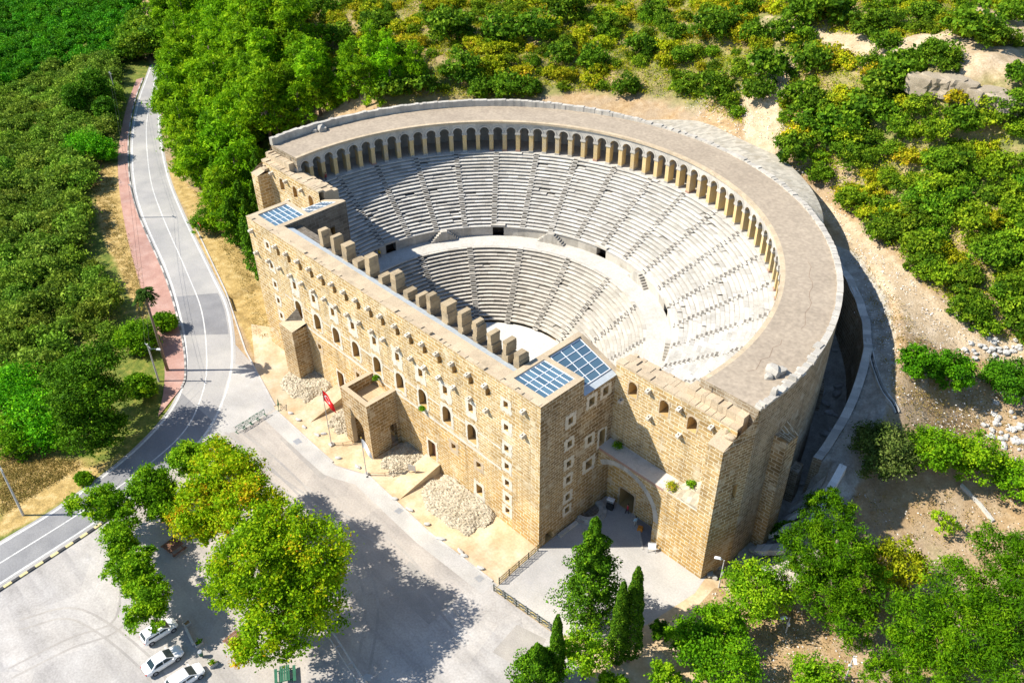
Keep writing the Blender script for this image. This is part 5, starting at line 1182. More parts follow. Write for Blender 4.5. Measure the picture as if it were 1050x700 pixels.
# --- repeated plants: prototypes
def protos(name, cat, n, mat, nc, per, size, lobf, trunk=None, **kw):
    out = []
    for i in range(n):
        out.append(plant(name, lobf(), mat, nc, per, size, None, cat, (0, 0, -60), trunk, **kw))
    return out
def lob_round(h, r, k=4, f=.85):
    def g():
        l = [((0, 0, h), (r, r, r * f))]
        for _ in range(k):
            a = random.uniform(0, 2 * PI); d = r * random.uniform(.45, .75); q = r * random.uniform(.45, .7); l.append(((d * math.cos(a), d * math.sin(a), h + random.uniform(-.35, .3) * r), (q, q, q * f)))
        return l
    return g
def lob_pine(h, r):
    def g():
        l = []
        for _ in range(11):
            a = random.uniform(0, 2 * PI); t = random.random() ** 1.2; d = r * (1 - t * .75) * random.uniform(.35, .85); q = r * random.uniform(.34, .5); l.append(((d * math.cos(a), d * math.sin(a), h * (.2 + .72 * t)), (q, q, q * .8)))
        l.append(((0, 0, h * .95), (r * .4, r * .4, r * .4))); return l
    return g
P_pine = protos('pine_tree', 'tree', 6, L['pine'], 150, 38, .25, lob_pine(9.0, 3.9), (8.5, .22), spread=.2, aspect=.35, mean=.5, sd=.2)
P_shrub = protos('evergreen_shrub', 'shrub', 7, L['shrub'], 62, 40, .2, lob_round(1.5, 2.2), spread=.18, mean=.42, sd=.2)
P_dry = protos('yellow_shrub', 'shrub', 7, L['dry'], 52, 36, .18, lob_round(1.0, 1.8, f=.75), spread=.2, mean=.45, sd=.22)
P_broad = protos('broadleaf_tree', 'tree', 6, L['shrub'], 100, 42, .22, lob_round(3.0, 3.0, 5), spread=.17, mean=.52, sd=.2)
P_olive = protos('olive_tree', 'tree', 4, L['olive'], 64, 34, .2, lob_round(2.2, 2.1, 4), spread=.24, mean=.45, sd=.16)
P_citrus = protos('citrus_tree', 'tree', 3, L['citrus'], 70, 32, .26, lob_round(2.2, 2.5, 4), spread=.22, mean=.5, sd=.2)
used = set()
def grow(P, loc, sc_, color, label, group, sz=None):
    i = random.randrange(len(P)); first = (id(P), i) not in used; used.add((id(P), i))
    return put(P[i], loc, sc_, None, color, label, group, first, sz)
def scatter(px, spacing, nmax, avoid=None, keep=None):
    poly = np.array(wpoly(px)); lo, hi = poly.min(0), poly.max(0); pts = []; grid = {}
    cand = RNG.rand(60000, 2) * (hi - lo) + lo; cand = cand[inpoly(cand, [tuple(p) for p in poly])]
    if keep is not None and len(cand): cand = cand[keep(cand)]
    for x, y in cand:
        k = (int(x // spacing), int(y // spacing))
        if any((x - a) ** 2 + (y - b_) ** 2 < spacing ** 2 for i in (-1, 0, 1) for j in (-1, 0, 1) for a, b_ in grid.get((k[0] + i, k[1] + j), ())): continue
        grid.setdefault(k, []).append((x, y)); pts.append((x, y))
        if len(pts) >= nmax: break
    if not pts: return []
    z = tz([p[0] for p in pts], [p[1] for p in pts]); return [(p[0], p[1], float(h)) for p, h in zip(pts, z)]
PATHS = [wpoly(q) for q in ([(770, 12), (830, 28), (900, 38), (960, 35), (1060, 55), (1060, 85), (990, 72), (920, 66), (850, 45), (790, 28)], [(995, 5), (1060, 14), (1060, 60), (1005, 30)],
        [(800, 185), (835, 205), (872, 240), (905, 275), (945, 312), (1000, 345), (1060, 358), (1060, 380), (990, 360), (940, 345), (900, 300), (870, 255), (835, 225)], [(760, 105), (800, 60), (815, 70), (800, 110), (800, 150), (790, 175), (765, 140)], [(940, 78), (1060, 85), (1060, 112), (945, 105)])]
def offpath(c): return ~np.any([inpoly(c, q) for q in PATHS], axis=0)
def offtheatre(c): return (np.hypot(c[:, 0] - XC, c[:, 1] - YC) > 54.5) | ((c[:, 0] < -42) & (np.hypot(c[:, 0] - XC, c[:, 1] - YC) > 51.5) & (c[:, 1] > 8))
def offroad(c): return np.min(np.hypot(c[:, None, 0] - RC[None, ::2, 0], c[:, None, 1] - RC[None, ::2, 1]), axis=1) > 8
# pine wood right of the road
for x, y, z in scatter([(172, 88), (165, 30), (158, -30), (300, -30), (290, 30), (325, 85), (345, 112), (300, 125), (262, 185), (258, 225), (245, 255), (224, 222), (196, 188), (174, 135)], 4.6, 190, keep=lambda c: offtheatre(c) & offroad(c)):
    grow(P_pine, (x, y, z - .1), random.uniform(1.1, 1.75), jit((1, 1, 1)), 'light green pine in the dense wood between the road and the theatre', 'pines in the roadside wood')
for x, y, z in scatter([(262, 150), (268, 120), (400, 60), (440, 88), (400, 105), (330, 125), (280, 148)], 5.0, 34, keep=offtheatre):
    grow(P_pine, (x, y, z - .1), random.uniform(.75, 1.15), jit((1.05, 1.05, 1)), 'light green pine just behind the upper left gallery wall', 'pines behind the gallery wall')
for i, (u, v, H_, r_) in enumerate([(238, 150, 14, 2.4), (251, 165, 13, 2.2), (229, 168, 12, 2.4), (243, 185, 13, 2.3), (258, 190, 12, 2.0), (233, 205, 10, 2.0), (250, 205, 12, 2.2), (262, 222, 11, 1.9), (254, 232, 10, 1.8), (264, 250, 8, 1.6), (217, 160, 12, 2.4), (262, 165, 14, 2.2)]):
    p = topped(u, v, H_); p = (min(p[0], -35.5), p[1], zt(min(p[0], -35.5), p[1]))
    cone_tree('evergreen_tree', H_, r_, 'dark pointed evergreen crowded against the left end of the theatre', 'tree', p, L['cypress'], 5000, .2, .62, 'dark evergreens against the left end of the theatre', (1.25, 1.35, 1.1, 1), .6)
# hillside: the distinct dark bushes first
DARK = [(414, 60, 12), (425, 72, 10), (402, 98, 14), (431, 92, 14), (460, 35, 20), (474, 76, 17), (515, 39, 18), (519, 94, 16), (609, 64, 14), (581, 12, 18), (550, 35, 18), (542, 94, 11), (492, 94, 11), (671, 16, 11), (731, 33, 19), (657, 53, 14), (683, 27, 9), (694, 37, 9),
        (776, 39, 13), (784, 78, 19), (778, 98, 15), (706, 90, 12), (731, 94, 16), (829, 66, 18), (817, 107, 17), (837, 108, 13), (804, 37, 13), (905, 47, 12), (884, 29, 13), (845, 16, 20), (821, 16, 16), (911, 25, 11), (997, 35, 20), (1020, 45, 13), (968, 66, 12), (923, 78, 20), (903, 98, 20), (882, 119, 20), (862, 135, 19), (833, 132, 16), (813, 158, 17), (1036, 18, 12), (1046, 82, 12), (575, 60, 12), (640, 92, 12), (350, 40, 12), (385, 30, 14), (620, 30, 13), (330, 12, 12), (700, 60, 10), (760, 12, 12), (945, 20, 12)]
for u, v, r in DARK:
    p = at(u, v + r * .35); d = np.linalg.norm(p - CAM['C']); grow(P_shrub, p, r * d / CAM['f'] / 2.1, jit((.85, .95, .9), .12), 'dark round evergreen bush standing out on the hillside behind the theatre', 'dark round bushes on the hillside')
taken = [at(u, v + r * .35)[:2] for u, v, r in DARK]
HILL = [(300, -25), (1075, -25), (1075, 360), (1000, 335), (950, 293), (915, 255), (880, 222), (850, 196), (800, 155), (740, 118), (690, 98), (600, 92), (560, 98), (480, 100), (400, 98), (345, 108), (300, 60)]
pts = scatter(HILL, 2.2, 1200, keep=lambda c: offtheatre(c) & offpath(c))
cnt = {'dry': 0, 'green': 0, 'broad': 0}
FOREST = wpoly([(800, 165), (850, 112), (925, 62), (1075, 118), (1075, 360), (1000, 335), (950, 293), (915, 255), (880, 225), (850, 200)])
fin = inpoly(np.array([p[:2] for p in pts]), FOREST)
nz_ = [vnoise(p[0] * .35, p[1] * .35) for p in pts]
for (x, y, z), f, q in zip(pts, fin, nz_):
    if min(abs(x - a) + abs(y - b_) for a, b_ in taken) < 1.6: continue
    if f:
        if random.random() < .72 and cnt['broad'] < 300:
            cnt['broad'] += 1; g = random.random(); grow(P_broad, (x, y, z - 1.2), random.uniform(.55, .95), jit((.9, .97, .9) if g < .7 else (1.3, 1.15, .9), .18), 'leafy green tree in the thick wood on the slope right of the theatre', 'trees in the wood on the right slope')
        elif random.random() < .75: cnt['dry'] += 1; grow(P_dry, (x, y, z), random.uniform(.8, 1.3), jit((1, .95, .9), .2), 'yellowish bush among the trees of the right slope wood', 'yellowish bushes in the right slope wood')
    else:
        if q < -.28 and random.random() < .6: continue
        if random.random() < .42 and cnt['green'] < 245: cnt['green'] += 1; grow(P_shrub, (x, y, z - .3), random.uniform(.4, .85), jit((1.15, 1.1, .9), .2), 'small green scrub bush on the hillside behind the theatre', 'small green scrub bushes on the hillside')
        elif cnt['dry'] < 298: cnt['dry'] += 1; grow(P_dry, (x, y, z - .1), random.uniform(.6, 1.35), jit((1, .97, .9), .22), 'yellow green scrub bush on the hillside behind the theatre', 'yellow green scrub bushes on the hillside')
# orchards left of the road
for x, y, z in scatter([(-30, 100), (20, 95), (60, 78), (118, 68), (122, 125), (92, 175), (84, 260), (112, 300), (120, 350), (60, 345), (60, 420), (-30, 420)], 3.5, 300, keep=offroad):
    grow(P_olive, (x, y, z), random.uniform(.7, 1.4), jit((1.1, 1.15, .8), .22), 'grey green olive tree in the grove left of the road', 'olive trees in the grove')
for u, v, s_ in [(147, 62, 1.1), (155, 56, 1.25), (163, 60, 1.2), (140, 52, 1.0), (151, 44, 1.2), (170, 50, 1.2), (133, 62, .9)]:
    p = at(u, v); grow(P_broad, (p[0], p[1], p[2] - .3), s_ * 1.5, jit((.9, 1, .85)), 'leafy tree closing the view where the far road bends away', 'trees at the far bend of the road')
for x, y, z in scatter([(-30, -25), (150, -25), (140, 40), (132, 66), (60, 74), (10, 92), (-30, 96)], 4.2, 290, keep=offroad):
    grow(P_citrus, (x, y, z), random.uniform(.85, 1.15), jit((1, 1, 1), .22), 'dark green citrus tree in the orchard at the upper left', 'citrus trees in the orchard')
# low ground cover and straw as uncountable stuff
def cover(name, polys, n, per, size, mat, label, cat, keep=None, spread=.35, hh=.3, up=.3, mean=.5, color=(1, 1, 1, 1)):
    C = []; T = []
    for px in polys:
        poly = np.array(wpoly(px)); lo, hi = poly.min(0), poly.max(0); c = RNG.rand(n * 4, 2) * (hi - lo) + lo; c = c[inpoly(c, [tuple(p) for p in poly])]
        if keep is not None and len(c): c = c[keep(c)]
        c = c[:n]
        if not len(c): continue
        k = np.repeat(np.arange(len(c)), per); xy = c[k] + RNG.normal(0, spread, (len(k), 2)); z = np.repeat(tz(c[:, 0], c[:, 1]), per) + np.abs(RNG.normal(0, hh, len(k)))
        C.append(np.c_[xy, z]); T.append(np.repeat(RNG.normal(mean, .2, len(c)), per) + RNG.normal(0, .1, len(k)))
    C = np.concatenate(C); T = np.concatenate(T)
    o = bpy.data.objects.new(name, leaf_mesh(name, C, size * RNG.uniform(.6, 1.3, len(C)), T, [mat], None, .5, up, .8)); COL.objects.link(o); o.color = color
    return tag(o, label, cat, None, 'stuff')
thin = lambda c: offpath(c) & offtheatre(c) & ((vnoise(c[:, 0] * .5, c[:, 1] * .5) > -.38))
cover('undergrowth', [HILL], 15000, 18, .16, L['dry'], 'low green and yellow scrub covering the hillside', 'undergrowth', thin, .5, .35, mean=.4)
cover('grass', [[(0, 465), (60, 470), (110, 480), (150, 445), (172, 425), (136, 462), (60, 515), (0, 552)], [(90, 165), (128, 170), (150, 300), (150, 340), (125, 280), (105, 240)], [(168, 168), (215, 210), (250, 262), (285, 355), (300, 395), (285, 405), (240, 320), (195, 225)]], 1500, 12, .1, L['grass'], 'dry straw coloured grass beside the road', 'grass', lambda c: offroad(c) & ~((c[:, 0] > -33) & (c[:, 1] > -9)), .35, .12, .2)
cover('orchard_grass', [[(-30, -25), (150, -25), (132, 66), (110, 130), (85, 260), (120, 350), (60, 470), (-30, 470)]], 4200, 14, .2, L['olive'], 'rough grass and weeds between the orchard trees', 'grass', offroad, .6, .2, color=(.5, .62, .4, 1))

SLOPE = [[(880, 500), (1075, 500), (1075, 700), (760, 720), (690, 640), (740, 610), (820, 560)], [(870, 250), (940, 340), (1060, 400), (1075, 470), (930, 440), (915, 400), (890, 300)]]
cover('dry_grass', SLOPE, 900, 10, .11, L['grass'], 'thin dry grass on the bare slope right of the theatre', 'grass', lambda c: (c[:, 0] > 53) | (c[:, 1] > 34), .4, .12, .2, mean=.6)
def pebbles(name, polys, n, label, size, keep=None):
    o = cover(name, polys, n, 4, size, M['whiterock'], label, 'stones', keep, .8, .03, 1.6); return o
pebbles('gravel', SLOPE + [[(800, 150), (840, 190), (900, 250), (950, 300), (1050, 345), (1050, 390), (960, 350), (900, 290), (860, 235)], [(700, 110), (800, 60), (815, 70), (800, 150), (760, 140)]], 500, 'scattered pale stones over the bare slopes and the dirt track', .13, lambda c: (c[:, 0] > 51) | (c[:, 1] > 34))
for i, (x, y, z, r, lab) in enumerate([(-.3, -.5, 9.9, .5, 'green weed tuft sprouting above the porch by an arched window'), (42.2, 11.4, 10.9, .7, 'yellow green weed clump on the ledge at the right end of the gate arch'), (44.2, 12.2, 12.2, .55, 'green weed tuft on the broken masonry beside the corner pier'),
                                       (33.0, 12.2, 10.9, .6, 'dark green shrub on the shaded ledge by the tower door'), (47.4, 13.5, 22.2, .45, 'green weed tuft on top of the corner pier'), (9.6, -.4, 10.3, .4, 'green weed tuft under an arched window right of the porch')]):
    plant('wall_plant', [((0, 0, 0), (r * .8, r * .8, r * .6))], L['row'] if 'yellow' not in lab else L['dry'], 22, 26, .09, lab, 'plant', (x, y, z), None, spread=.36)

for P_ in (P_pine, P_shrub, P_dry, P_broad, P_olive, P_citrus):
    for i_, o_ in enumerate(P_):
        if (id(P_), i_) not in used:
            for ch in list(o_.children): bpy.data.objects.remove(ch)
            bpy.data.objects.remove(o_)
# ------------------------------------------------------------------ things in the yard and along the road
G = lambda u, v: tuple(ray_z(u, v, 0)[:2])
def car(label, x, y, rz, hatch=False):
    root = empty('parked_car', (x, y, .02), rz, label, 'car', 'white cars parked in the yard')
    if hatch: st = [(-2.0, .42, .80, .70), (-1.9, .30, .95, .84), (-1.2, .24, .98, .87), (0, .24, .96, .88), (1.0, .24, .93, .87), (1.7, .28, .82, .82), (2.0, .38, .66, .66)]
    else: st = [(-2.25, .45, .80, .68), (-2.1, .32, .92, .82), (-1.3, .24, .95, .86), (0, .24, .92, .88), (1.0, .24, .90, .87), (1.85, .28, .78, .82), (2.2, .4, .62, .64)]
    def sec(x, z0, z1, w):
        m_ = (z0 + z1) / 2; return [(x, -w * .9, z0), (x, -w, m_), (x, -w * .97, z1 - .06), (x, -w * .86, z1), (x, w * .86, z1), (x, w * .97, z1 - .06), (x, w, m_), (x, w * .9, z0)]
    mb = MB(); R2 = [sec(*s_) for s_ in st]
    for i in range(len(R2) - 1):
        for k in range(8): mb.face([R2[i][k], R2[i][(k + 1) % 8], R2[i + 1][(k + 1) % 8], R2[i + 1][k]])
    mb.face(R2[0]); mb.face(R2[-1]); mb.build('body', M['carpaint'], root, smooth=False)
    if hatch: cb = [(-1.95, .80, .95), (-1.62, .66, 1.46), (.25, .66, 1.50), (1.15, .80, .92)]
    else: cb = [(-1.65, .80, .93), (-.95, .64, 1.40), (.25, .64, 1.44), (1.15, .80, .90)]
    mb = MB()
    for i in range(3):
        (xa, wa, za), (xb, wb, zb) = cb[i], cb[i + 1]
        mb.face([(xa, -wa, za), (xb, -wb, zb), (xb, wb, zb), (xa, wa, za)])
    for s_ in (1, -1): mb.face([(cb[k][0], s_ * cb[k][1], cb[k][2]) for k in range(4)])
    mb.build('cabin', M['carpaint'], root)
    def glass(nm, pts): g = MB(); g.face(pts); g.build(nm, M['carglass'], root)
    def inset(i, f0, f1, w, out):
        (xa, wa, za), (xb, wb, zb) = cb[i], cb[i + 1]; P = lambda f, s_: (xa + (xb - xa) * f + out[0], s_ * (wa + (wb - wa) * f) * w, za + (zb - za) * f + out[1]); return [P(f0, -1), P(f1, -1), P(f1, 1), P(f0, 1)]
    glass('windscreen', inset(2, .08, .92, .9, (.012, .012))); glass('rear_window', inset(0, .15, .9, .86, (-.012, .012)))
    for s_ in (1, -1):
        y0, y1 = s_ * .80, s_ * .68
        yy = lambda z: s_ * (.802 + (.655 - .802) * (z - .93) / .5) + s_ * .012
        xb_, xf_ = (-1.5, .95) if hatch else (-1.3, .95)
        glass('side_window', [(xb_, yy(.97), .97), (-.22, yy(.97), .97), (-.22, yy(1.34), 1.34), (xb_ + (.12 if hatch else .42), yy(1.34), 1.34)])
        glass('side_window', [(-.14, yy(.97), .97), (xf_, yy(.97), .97), (.28, yy(1.36), 1.36), (-.14, yy(1.36), 1.36)])
        h = MB(); xf = st[-2][0]; h.obox((xf + .12, s_ * .58, .62), 0, (.12, .14, .07)); h.build('headlight', M['clearlight'], root)
        h = MB(); xr = st[0][0]; h.obox((xr + .06, s_ * .62, .74), 0, (.08, .13, .09)); h.build('tail_light', M['redlight'], root)
        h = MB(); h.obox((.85, s_ * .97, .98), 0, (.07, .09, .06)); h.build('wing_mirror', M['carpaint'], root)
        for wx in (-1.32, 1.32):
            wm = MB(); wm.tube([(wx, s_ * .70, .32), (wx, s_ * .89, .32)], .32, 14); wo = wm.build('wheel', M['tyre'], root)
            wm = MB(); wm.tube([(wx, s_ * .80, .32), (wx, s_ * .90, .32)], .2, 10); wm.build('rim', M['rim'], wo)
    return root
def dirang(a, b_): p, q_ = G(*a), G(*b_); return math.atan2(q_[1] - p[1], q_[0] - p[0])
ca_ = dirang((150, 688), (188, 664))
x, y = ray_z(163, 646, .7)[:2]; car('white car mostly hidden under the last tree of the row', x, y, ca_, True)
x, y = ray_z(167, 676, .7)[:2]; car('white saloon car parked between two other white cars', x, y, ca_)
x, y = ray_z(190, 694, .7)[:2]; car('white hatchback cut by the bottom edge, nearest the camera', x, y, ca_, True)

def pole(name, u, v, h, label, arm=True, lamp=False):
    x, y = G(u, v); root = empty(name, (x, y, 0), 0, label, 'pole')
    mb = MB(); mb.tube([(0, 0, -.2), (0, 0, h)], [.17, .10], 8); mb.build('post', M['concrete'], root)
    if arm: mb = MB(); mb.box(-.9, .9, -.05, .05, h - .45, h - .35); mb.build('crossarm', M['greymetal'], root); 
    if arm:
        for k in (-.8, 0, .8): mb = MB(); mb.tube([(k, 0, h - .35), (k, 0, h - .12)], [.05, .035], 6); mb.build('insulator', M['clearlight'], root)
    if lamp:
        mb = MB(); mb.tube([(0, 0, h - 1.2), (.5, .45, h - .9), (1.0, .9, h - .95)], .045, 6); mb.build('lamp_arm', M['greymetal'], root)
        mb = MB(); mb.obox((1.15, 1.03, h - .95), .73, (.36, .15, .09), taper=.7); mb.build('lamp_head', M['white'], root)
    return Vector((x, y, h))
tops = [pole('utility_pole', 24, 528, 9.2, 'grey utility pole leaning into view at the left edge beside the road'), pole('utility_pole', 163, 391, 7.4, 'utility pole with a street lamp beside the pink pavement, near the palm', True, True),
        pole('utility_pole', 143, 223, 7.6, 'thin utility pole on the pink pavement, beside the straight part of the road'), pole('utility_pole', 121, 104, 8, 'farthest utility pole, near the pair of dark pines')]
for a, b_ in zip(tops[:-1], tops[1:]):
    mb = MB()
    for k in (-.8, .8):
        pts = [a.lerp(b_, t) + Vector((k, 0, -.1 - 4 * .9 * t * (1 - t))) for t in np.linspace(0, 1, 12)]; mb.tube(pts, .018, 4)
    tag(mb.build('power_cable', M['cable']), ['pair of thin cables from the left edge pole to the lamp pole', 'pair of thin cables from the lamp pole to the pole on the pavement', 'pair of thin cables running on to the farthest pole'][tops.index(a)], 'cable')

# flags
def flag(u, v, h, cloth, plab, flab, emblem=False, w=1.9, hoist=1.5, droop=1.25, az=.4):
    x, y = G(u, v); root = empty('flagpole', (x, y, 0), 0, plab, 'flagpole')
    mb = MB(); mb.tube([(0, 0, 0), (0, 0, h)], [.07, .045], 8); mb.build('pole', M['greymetal'], root)
    mb = MB(); mb.obox((0, 0, h + .08), .4, (.09, .09, .09), taper=.5); mb.build('finial', M['gold'], root)
    mb = MB(); mb.box(-.35, .35, -.35, .35, 0, .25); mb.build('footing', M['kerbstone'], root)
    d = Vector((math.cos(az), math.sin(az), 0)); nrm = Vector((-d.y, d.x, 0))
    def P(s_, t, off=0): return d * (.06 + w * s_ * .8) + nrm * (.22 * math.sin(s_ * 5.5 + t * 1.5) * s_ + off) + Vector((0, 0, h - .1 - t * hoist - droop * s_ ** 1.2))
    fl = empty('flag', (x, y, 0), 0, flab, 'flag'); mb = MB(); K, J = 16, 8
    for i in range(K):
        for j in range(J): mb.face([P(i / K, j / J), P((i + 1) / K, j / J), P((i + 1) / K, (j + 1) / J), P(i / K, (j + 1) / J)], 0, .5)
    mb.build('cloth', cloth, fl, smooth=True)
    if emblem:
        for sd_ in (.02, -.02):
            mb = MB(); n_ = 20; asp = hoist / w; A = []
            for k in range(n_ + 1):
                t = .62 + (2 * PI - 1.24) * k / n_; A.append((.36 + .25 * asp * math.cos(t), .5 + .25 * math.sin(t), .385 + .2 * asp * math.cos(t), .5 + .2 * math.sin(t)))
            for k in range(n_):
                a, b_ = A[k], A[k + 1]; mb.face([P(a[0], a[1], sd_), P(b_[0], b_[1], sd_), P(b_[2], b_[3], sd_), P(a[2], a[3], sd_)], 0, .5)
            mb.build('crescent', M['flagwhite'], fl)
            mb = MB(); pts = [(.58 + (.125 if k % 2 == 0 else .05) * asp * math.cos(PI + k * PI / 5), .5 + (.125 if k % 2 == 0 else .05) * math.sin(PI + k * PI / 5)) for k in range(10)]
            for k in range(10): mb.face([P(.58, .5, sd_), P(*pts[k], sd_), P(*pts[(k + 1) % 10], sd_)], 0, .5)
            mb.build('star', M['flagwhite'], fl)
flag(340, 456, 10.4, M['red'], 'tall grey flagpole carrying the red flag, left of the entrance porch', 'red flag with white crescent and star drooping from its pole', True, 2.0, 1.9, 1.9)
flag(376, 487, 7.0, M['flagwhite'], 'shorter flagpole carrying the plain white flag, in front of the porch', 'plain white flag drooping from the shorter pole', False, 1.6, 1.6, 2.0)

# iron fences and barriers
def iron_fence(pts, label):
    P = resample(np.array(pts), 1.75); root = empty('iron_fence', (P[0][0], P[0][1], 0), 0, label, 'fence'); o = Vector((P[0][0], P[0][1], 0))
    for i in range(len(P)):
        a = Vector((*P[i], 0)) - o; mb = MB(); mb.obox((a.x, a.y, .6), 0, (.05, .05, .62)); mb.build('post', M['darkiron'], root)
        if i + 1 < len(P):
            b_ = Vector((*P[i + 1], 0)) - o; mb = MB(); d = b_ - a
            for z in (.15, .62, 1.1): mb.tube([a + Vector((0, 0, z)), b_ + Vector((0, 0, z))], .035, 4)
            for k in range(1, 9): q_ = a + d * k / 9; mb.tube([q_ + Vector((0, 0, .15)), q_ + Vector((0, 0, 1.1))], .018, 4)
            mb2 = [a + d * (.5 + .28 * math.cos(t)) + Vector((0, 0, .62 + .36 * math.sin(t))) for t in np.linspace(0, 2 * PI, 13)]; mb.tube(mb2, .035, 4, 1, cap=False)
            mb.build('railing_panel', [M['darkiron'], M['gold']], root)
iron_fence([(31.45, -.35), (31.75, -8.1)], 'dark iron fence running from the tower corner down to the yard')
iron_fence([(32.0, -8.5), (42.2, -7.5)], 'dark iron fence between the forecourt and the yard')
bp = [G(u, v) for u, v in ((247, 441), (254, 437), (261, 432), (268, 428), (277, 422))]
for i in range(5):
    a = bp[i]; ang = math.atan2(bp[-1][1] - bp[0][1], bp[-1][0] - bp[0][0])
    if i == 4: a = G(286, 418); ang += .9
    root = empty('metal_barrier', (a[0], a[1], .02), ang, 'green metal crowd barrier in the row across the road branch' if i < 4 else 'green metal crowd barrier standing apart on the sandy strip', 'barrier', 'green barriers across the road branch' if i < 4 else None)
    mb = MB(); mb.tube([(-.72, 0, .1), (-.72, 0, 1.15), (.72, 0, 1.15), (.72, 0, .1)], .045, 6); mb.build('frame', M['greenpaint'], root)
    mb = MB(); mb.tube([(-.72, 0, .3), (.72, 0, .3)], .025, 5); mb.tube([(-.7, 0, .35), (0, 0, .75), (.7, 0, 1.1)], .025, 5); mb.tube([(-.7, 0, 1.1), (0, 0, .75), (.7, 0, .35)], .025, 5)
    mb.tube([(.3 * math.cos(t), 0, .72 + .3 * math.sin(t)) for t in np.linspace(0, 2 * PI, 13)], .03, 5); mb.build('bracing', M['greenpaint'], root)
    for s_ in (-1, 1): mb = MB(); mb.box(s_ * .72 - .04, s_ * .72 + .04, -.35, .35, 0, .08); mb.build('foot', M['greenpaint'], root)
# rope rail by the flags
def low_rail(pts, label):
    P = [Vector((*G(*p), 0)) for p in pts]; root = empty('low_rail', P[0], 0, label, 'railing'); o = P[0]
    for p in P: q_ = p - o; mb = MB(); mb.tube([q_, q_ + Vector((0, 0, .7))], .04, 5); mb.build('post', M['rust'], root)
    mb = MB(); mb.tube([p - o + Vector((0, 0, .62)) for p in P], .03, 5); mb.build('rail', M['rust'], root)
low_rail([(341, 457), (352, 457), (362, 455)], 'low dark rail beside the taller flagpole')
low_rail([(378, 488), (395, 488), (412, 484), (426, 481)], 'low dark rail curving from the shorter flagpole to the stony mound')
# tubular frame lying by the plane trees
def along(a, b_, t): return Vector((a[0] + (b_[0] - a[0]) * t, a[1] + (b_[1] - a[1]) * t, 0))
A, B = G(337, 650), G(372, 704); root = empty('tubular_barrier', (A[0], A[1], .02), 0, 'long pale tubular barrier on the ground right of the largest plane tree', 'barrier'); o = Vector((A[0], A[1], 0)); dv = (Vector((*B, 0)) - o); nv = Vector((-dv.y, dv.x, 0)).normalized() * .35
for s_, z in ((1, .95), (-1, .95), (1, .5)): mb = MB(); mb.tube([nv * s_ + Vector((0, 0, z)), dv + nv * s_ + Vector((0, 0, z))], .06, 6); mb.build('rail', M['greymetal'], root)
for t in (0, .33, .66, 1):
    mb = MB(); q_ = dv * t; mb.tube([q_ + nv, q_ + nv + Vector((0, 0, .95)), q_ - nv + Vector((0, 0, .95)), q_ - nv], .05, 6); mb.build('support', M['greymetal'], root)
# picnic tables, planters, bins
def table(u, v, rz, label, mat='wood', wide=.8):
    x, y = G(u, v); root = empty('picnic_table', (x, y, .02), rz, label, 'table')
    mb = MB()
    for k in range(5): mb.box(-1.0, 1.0, -wide + k * wide * .4 + .02, -wide + (k + 1) * wide * .4 - .02, .72, .78)
    mb.build('table_top', M[mat], root)
    for s_ in (-1, 1):
        mb = MB(); mb.box(-1.0, 1.0, s_ * (wide + .45) - .16, s_ * (wide + .45) + .16, .42, .47); mb.build('bench_seat', M[mat], root)
        mb = MB(); mb.box(s_ * .7 - .05, s_ * .7 + .05, -wide - .5, wide + .5, .36, .42); mb.tube([(s_ * .7, -wide - .2, 0), (s_ * .7, -wide * .5, .72)], .05, 5); mb.tube([(s_ * .7, wide + .2, 0), (s_ * .7, wide * .5, .72)], .05, 5); mb.build('trestle', M[mat], root)
ta = dirang((236, 664), (250, 652))
table(244, 660, ta, 'brown wooden picnic table at the edge of the largest plane tree'); table(179, 563, ta, 'brown wooden picnic table in shade between the tree row and the plane trees')
table(293, 694, ta + .9, 'green picnic table at the bottom edge under the largest plane tree', 'greenpaint', .55)
def planter(pts, label, plants=0):
    P = [Vector((*G(*p), 0)) for p in pts]; c = sum(P, Vector()) / 4; root = empty('planter_box', c, 0, label, 'planter'); mb = MB(); h = .45
    for i in range(4):
        a, b_ = P[i] - c, P[(i + 1) % 4] - c; ai, bi = a * .78, b_ * .78; up = Vector((0, 0, h))
        mb.face([a, b_, b_ + up, a + up]); mb.face([a + up, b_ + up, bi + up, ai + up]); mb.face([ai + up, bi + up, bi + up * .6, ai + up * .6])
    mb.build('box_wall', M['kerbstone'], root); mb = MB(); mb.face([(p - c) * .79 + Vector((0, 0, h * .7)) for p in P]); mb.build('soil', M['soil'], root)
    if plants: o = bpy.data.objects.new('plant', leaf_mesh('plant', RNG.normal(size=(60, 3)) * [.15, .15, .15] + [.15, .1, h + .25], np.full(60, .14), RNG.rand(60), [L['row']])); COL.objects.link(o); o.parent = root
planter([(212, 682), (220, 677), (224, 681), (216, 686)], 'small square stone planter with a little plant right of the hatchback', 1)
planter([(199, 661), (206, 656), (209, 660), (202, 665)], 'stone planter at the front end of the low wall near the cars', 1)
planter([(188, 641), (194, 636), (197, 640), (191, 644)], 'stone planter beside the car half hidden by the row tree', 0)
A, B = G(191, 645), G(199, 662); mb = MB(); a, b_ = Vector((*A, 0)), Vector((*B, 0)); d = (b_ - a); n_ = Vector((-d.y, d.x, 0)).normalized() * .13; up = Vector((0, 0, .5))
for q_ in ([a + n_, b_ + n_, b_ + n_ + up, a + n_ + up], [a - n_, b_ - n_, b_ - n_ + up, a - n_ + up], [a + n_ + up, b_ + n_ + up, b_ - n_ + up, a - n_ + up], [a + n_, a - n_, a - n_ + up, a + n_ + up], [b_ + n_, b_ - n_, b_ - n_ + up, b_ + n_ + up]): mb.face(q_)
tag(mb.build('low_wall', M['kerbstone']), 'short low stone wall linking two planters near the parked cars', 'wall')
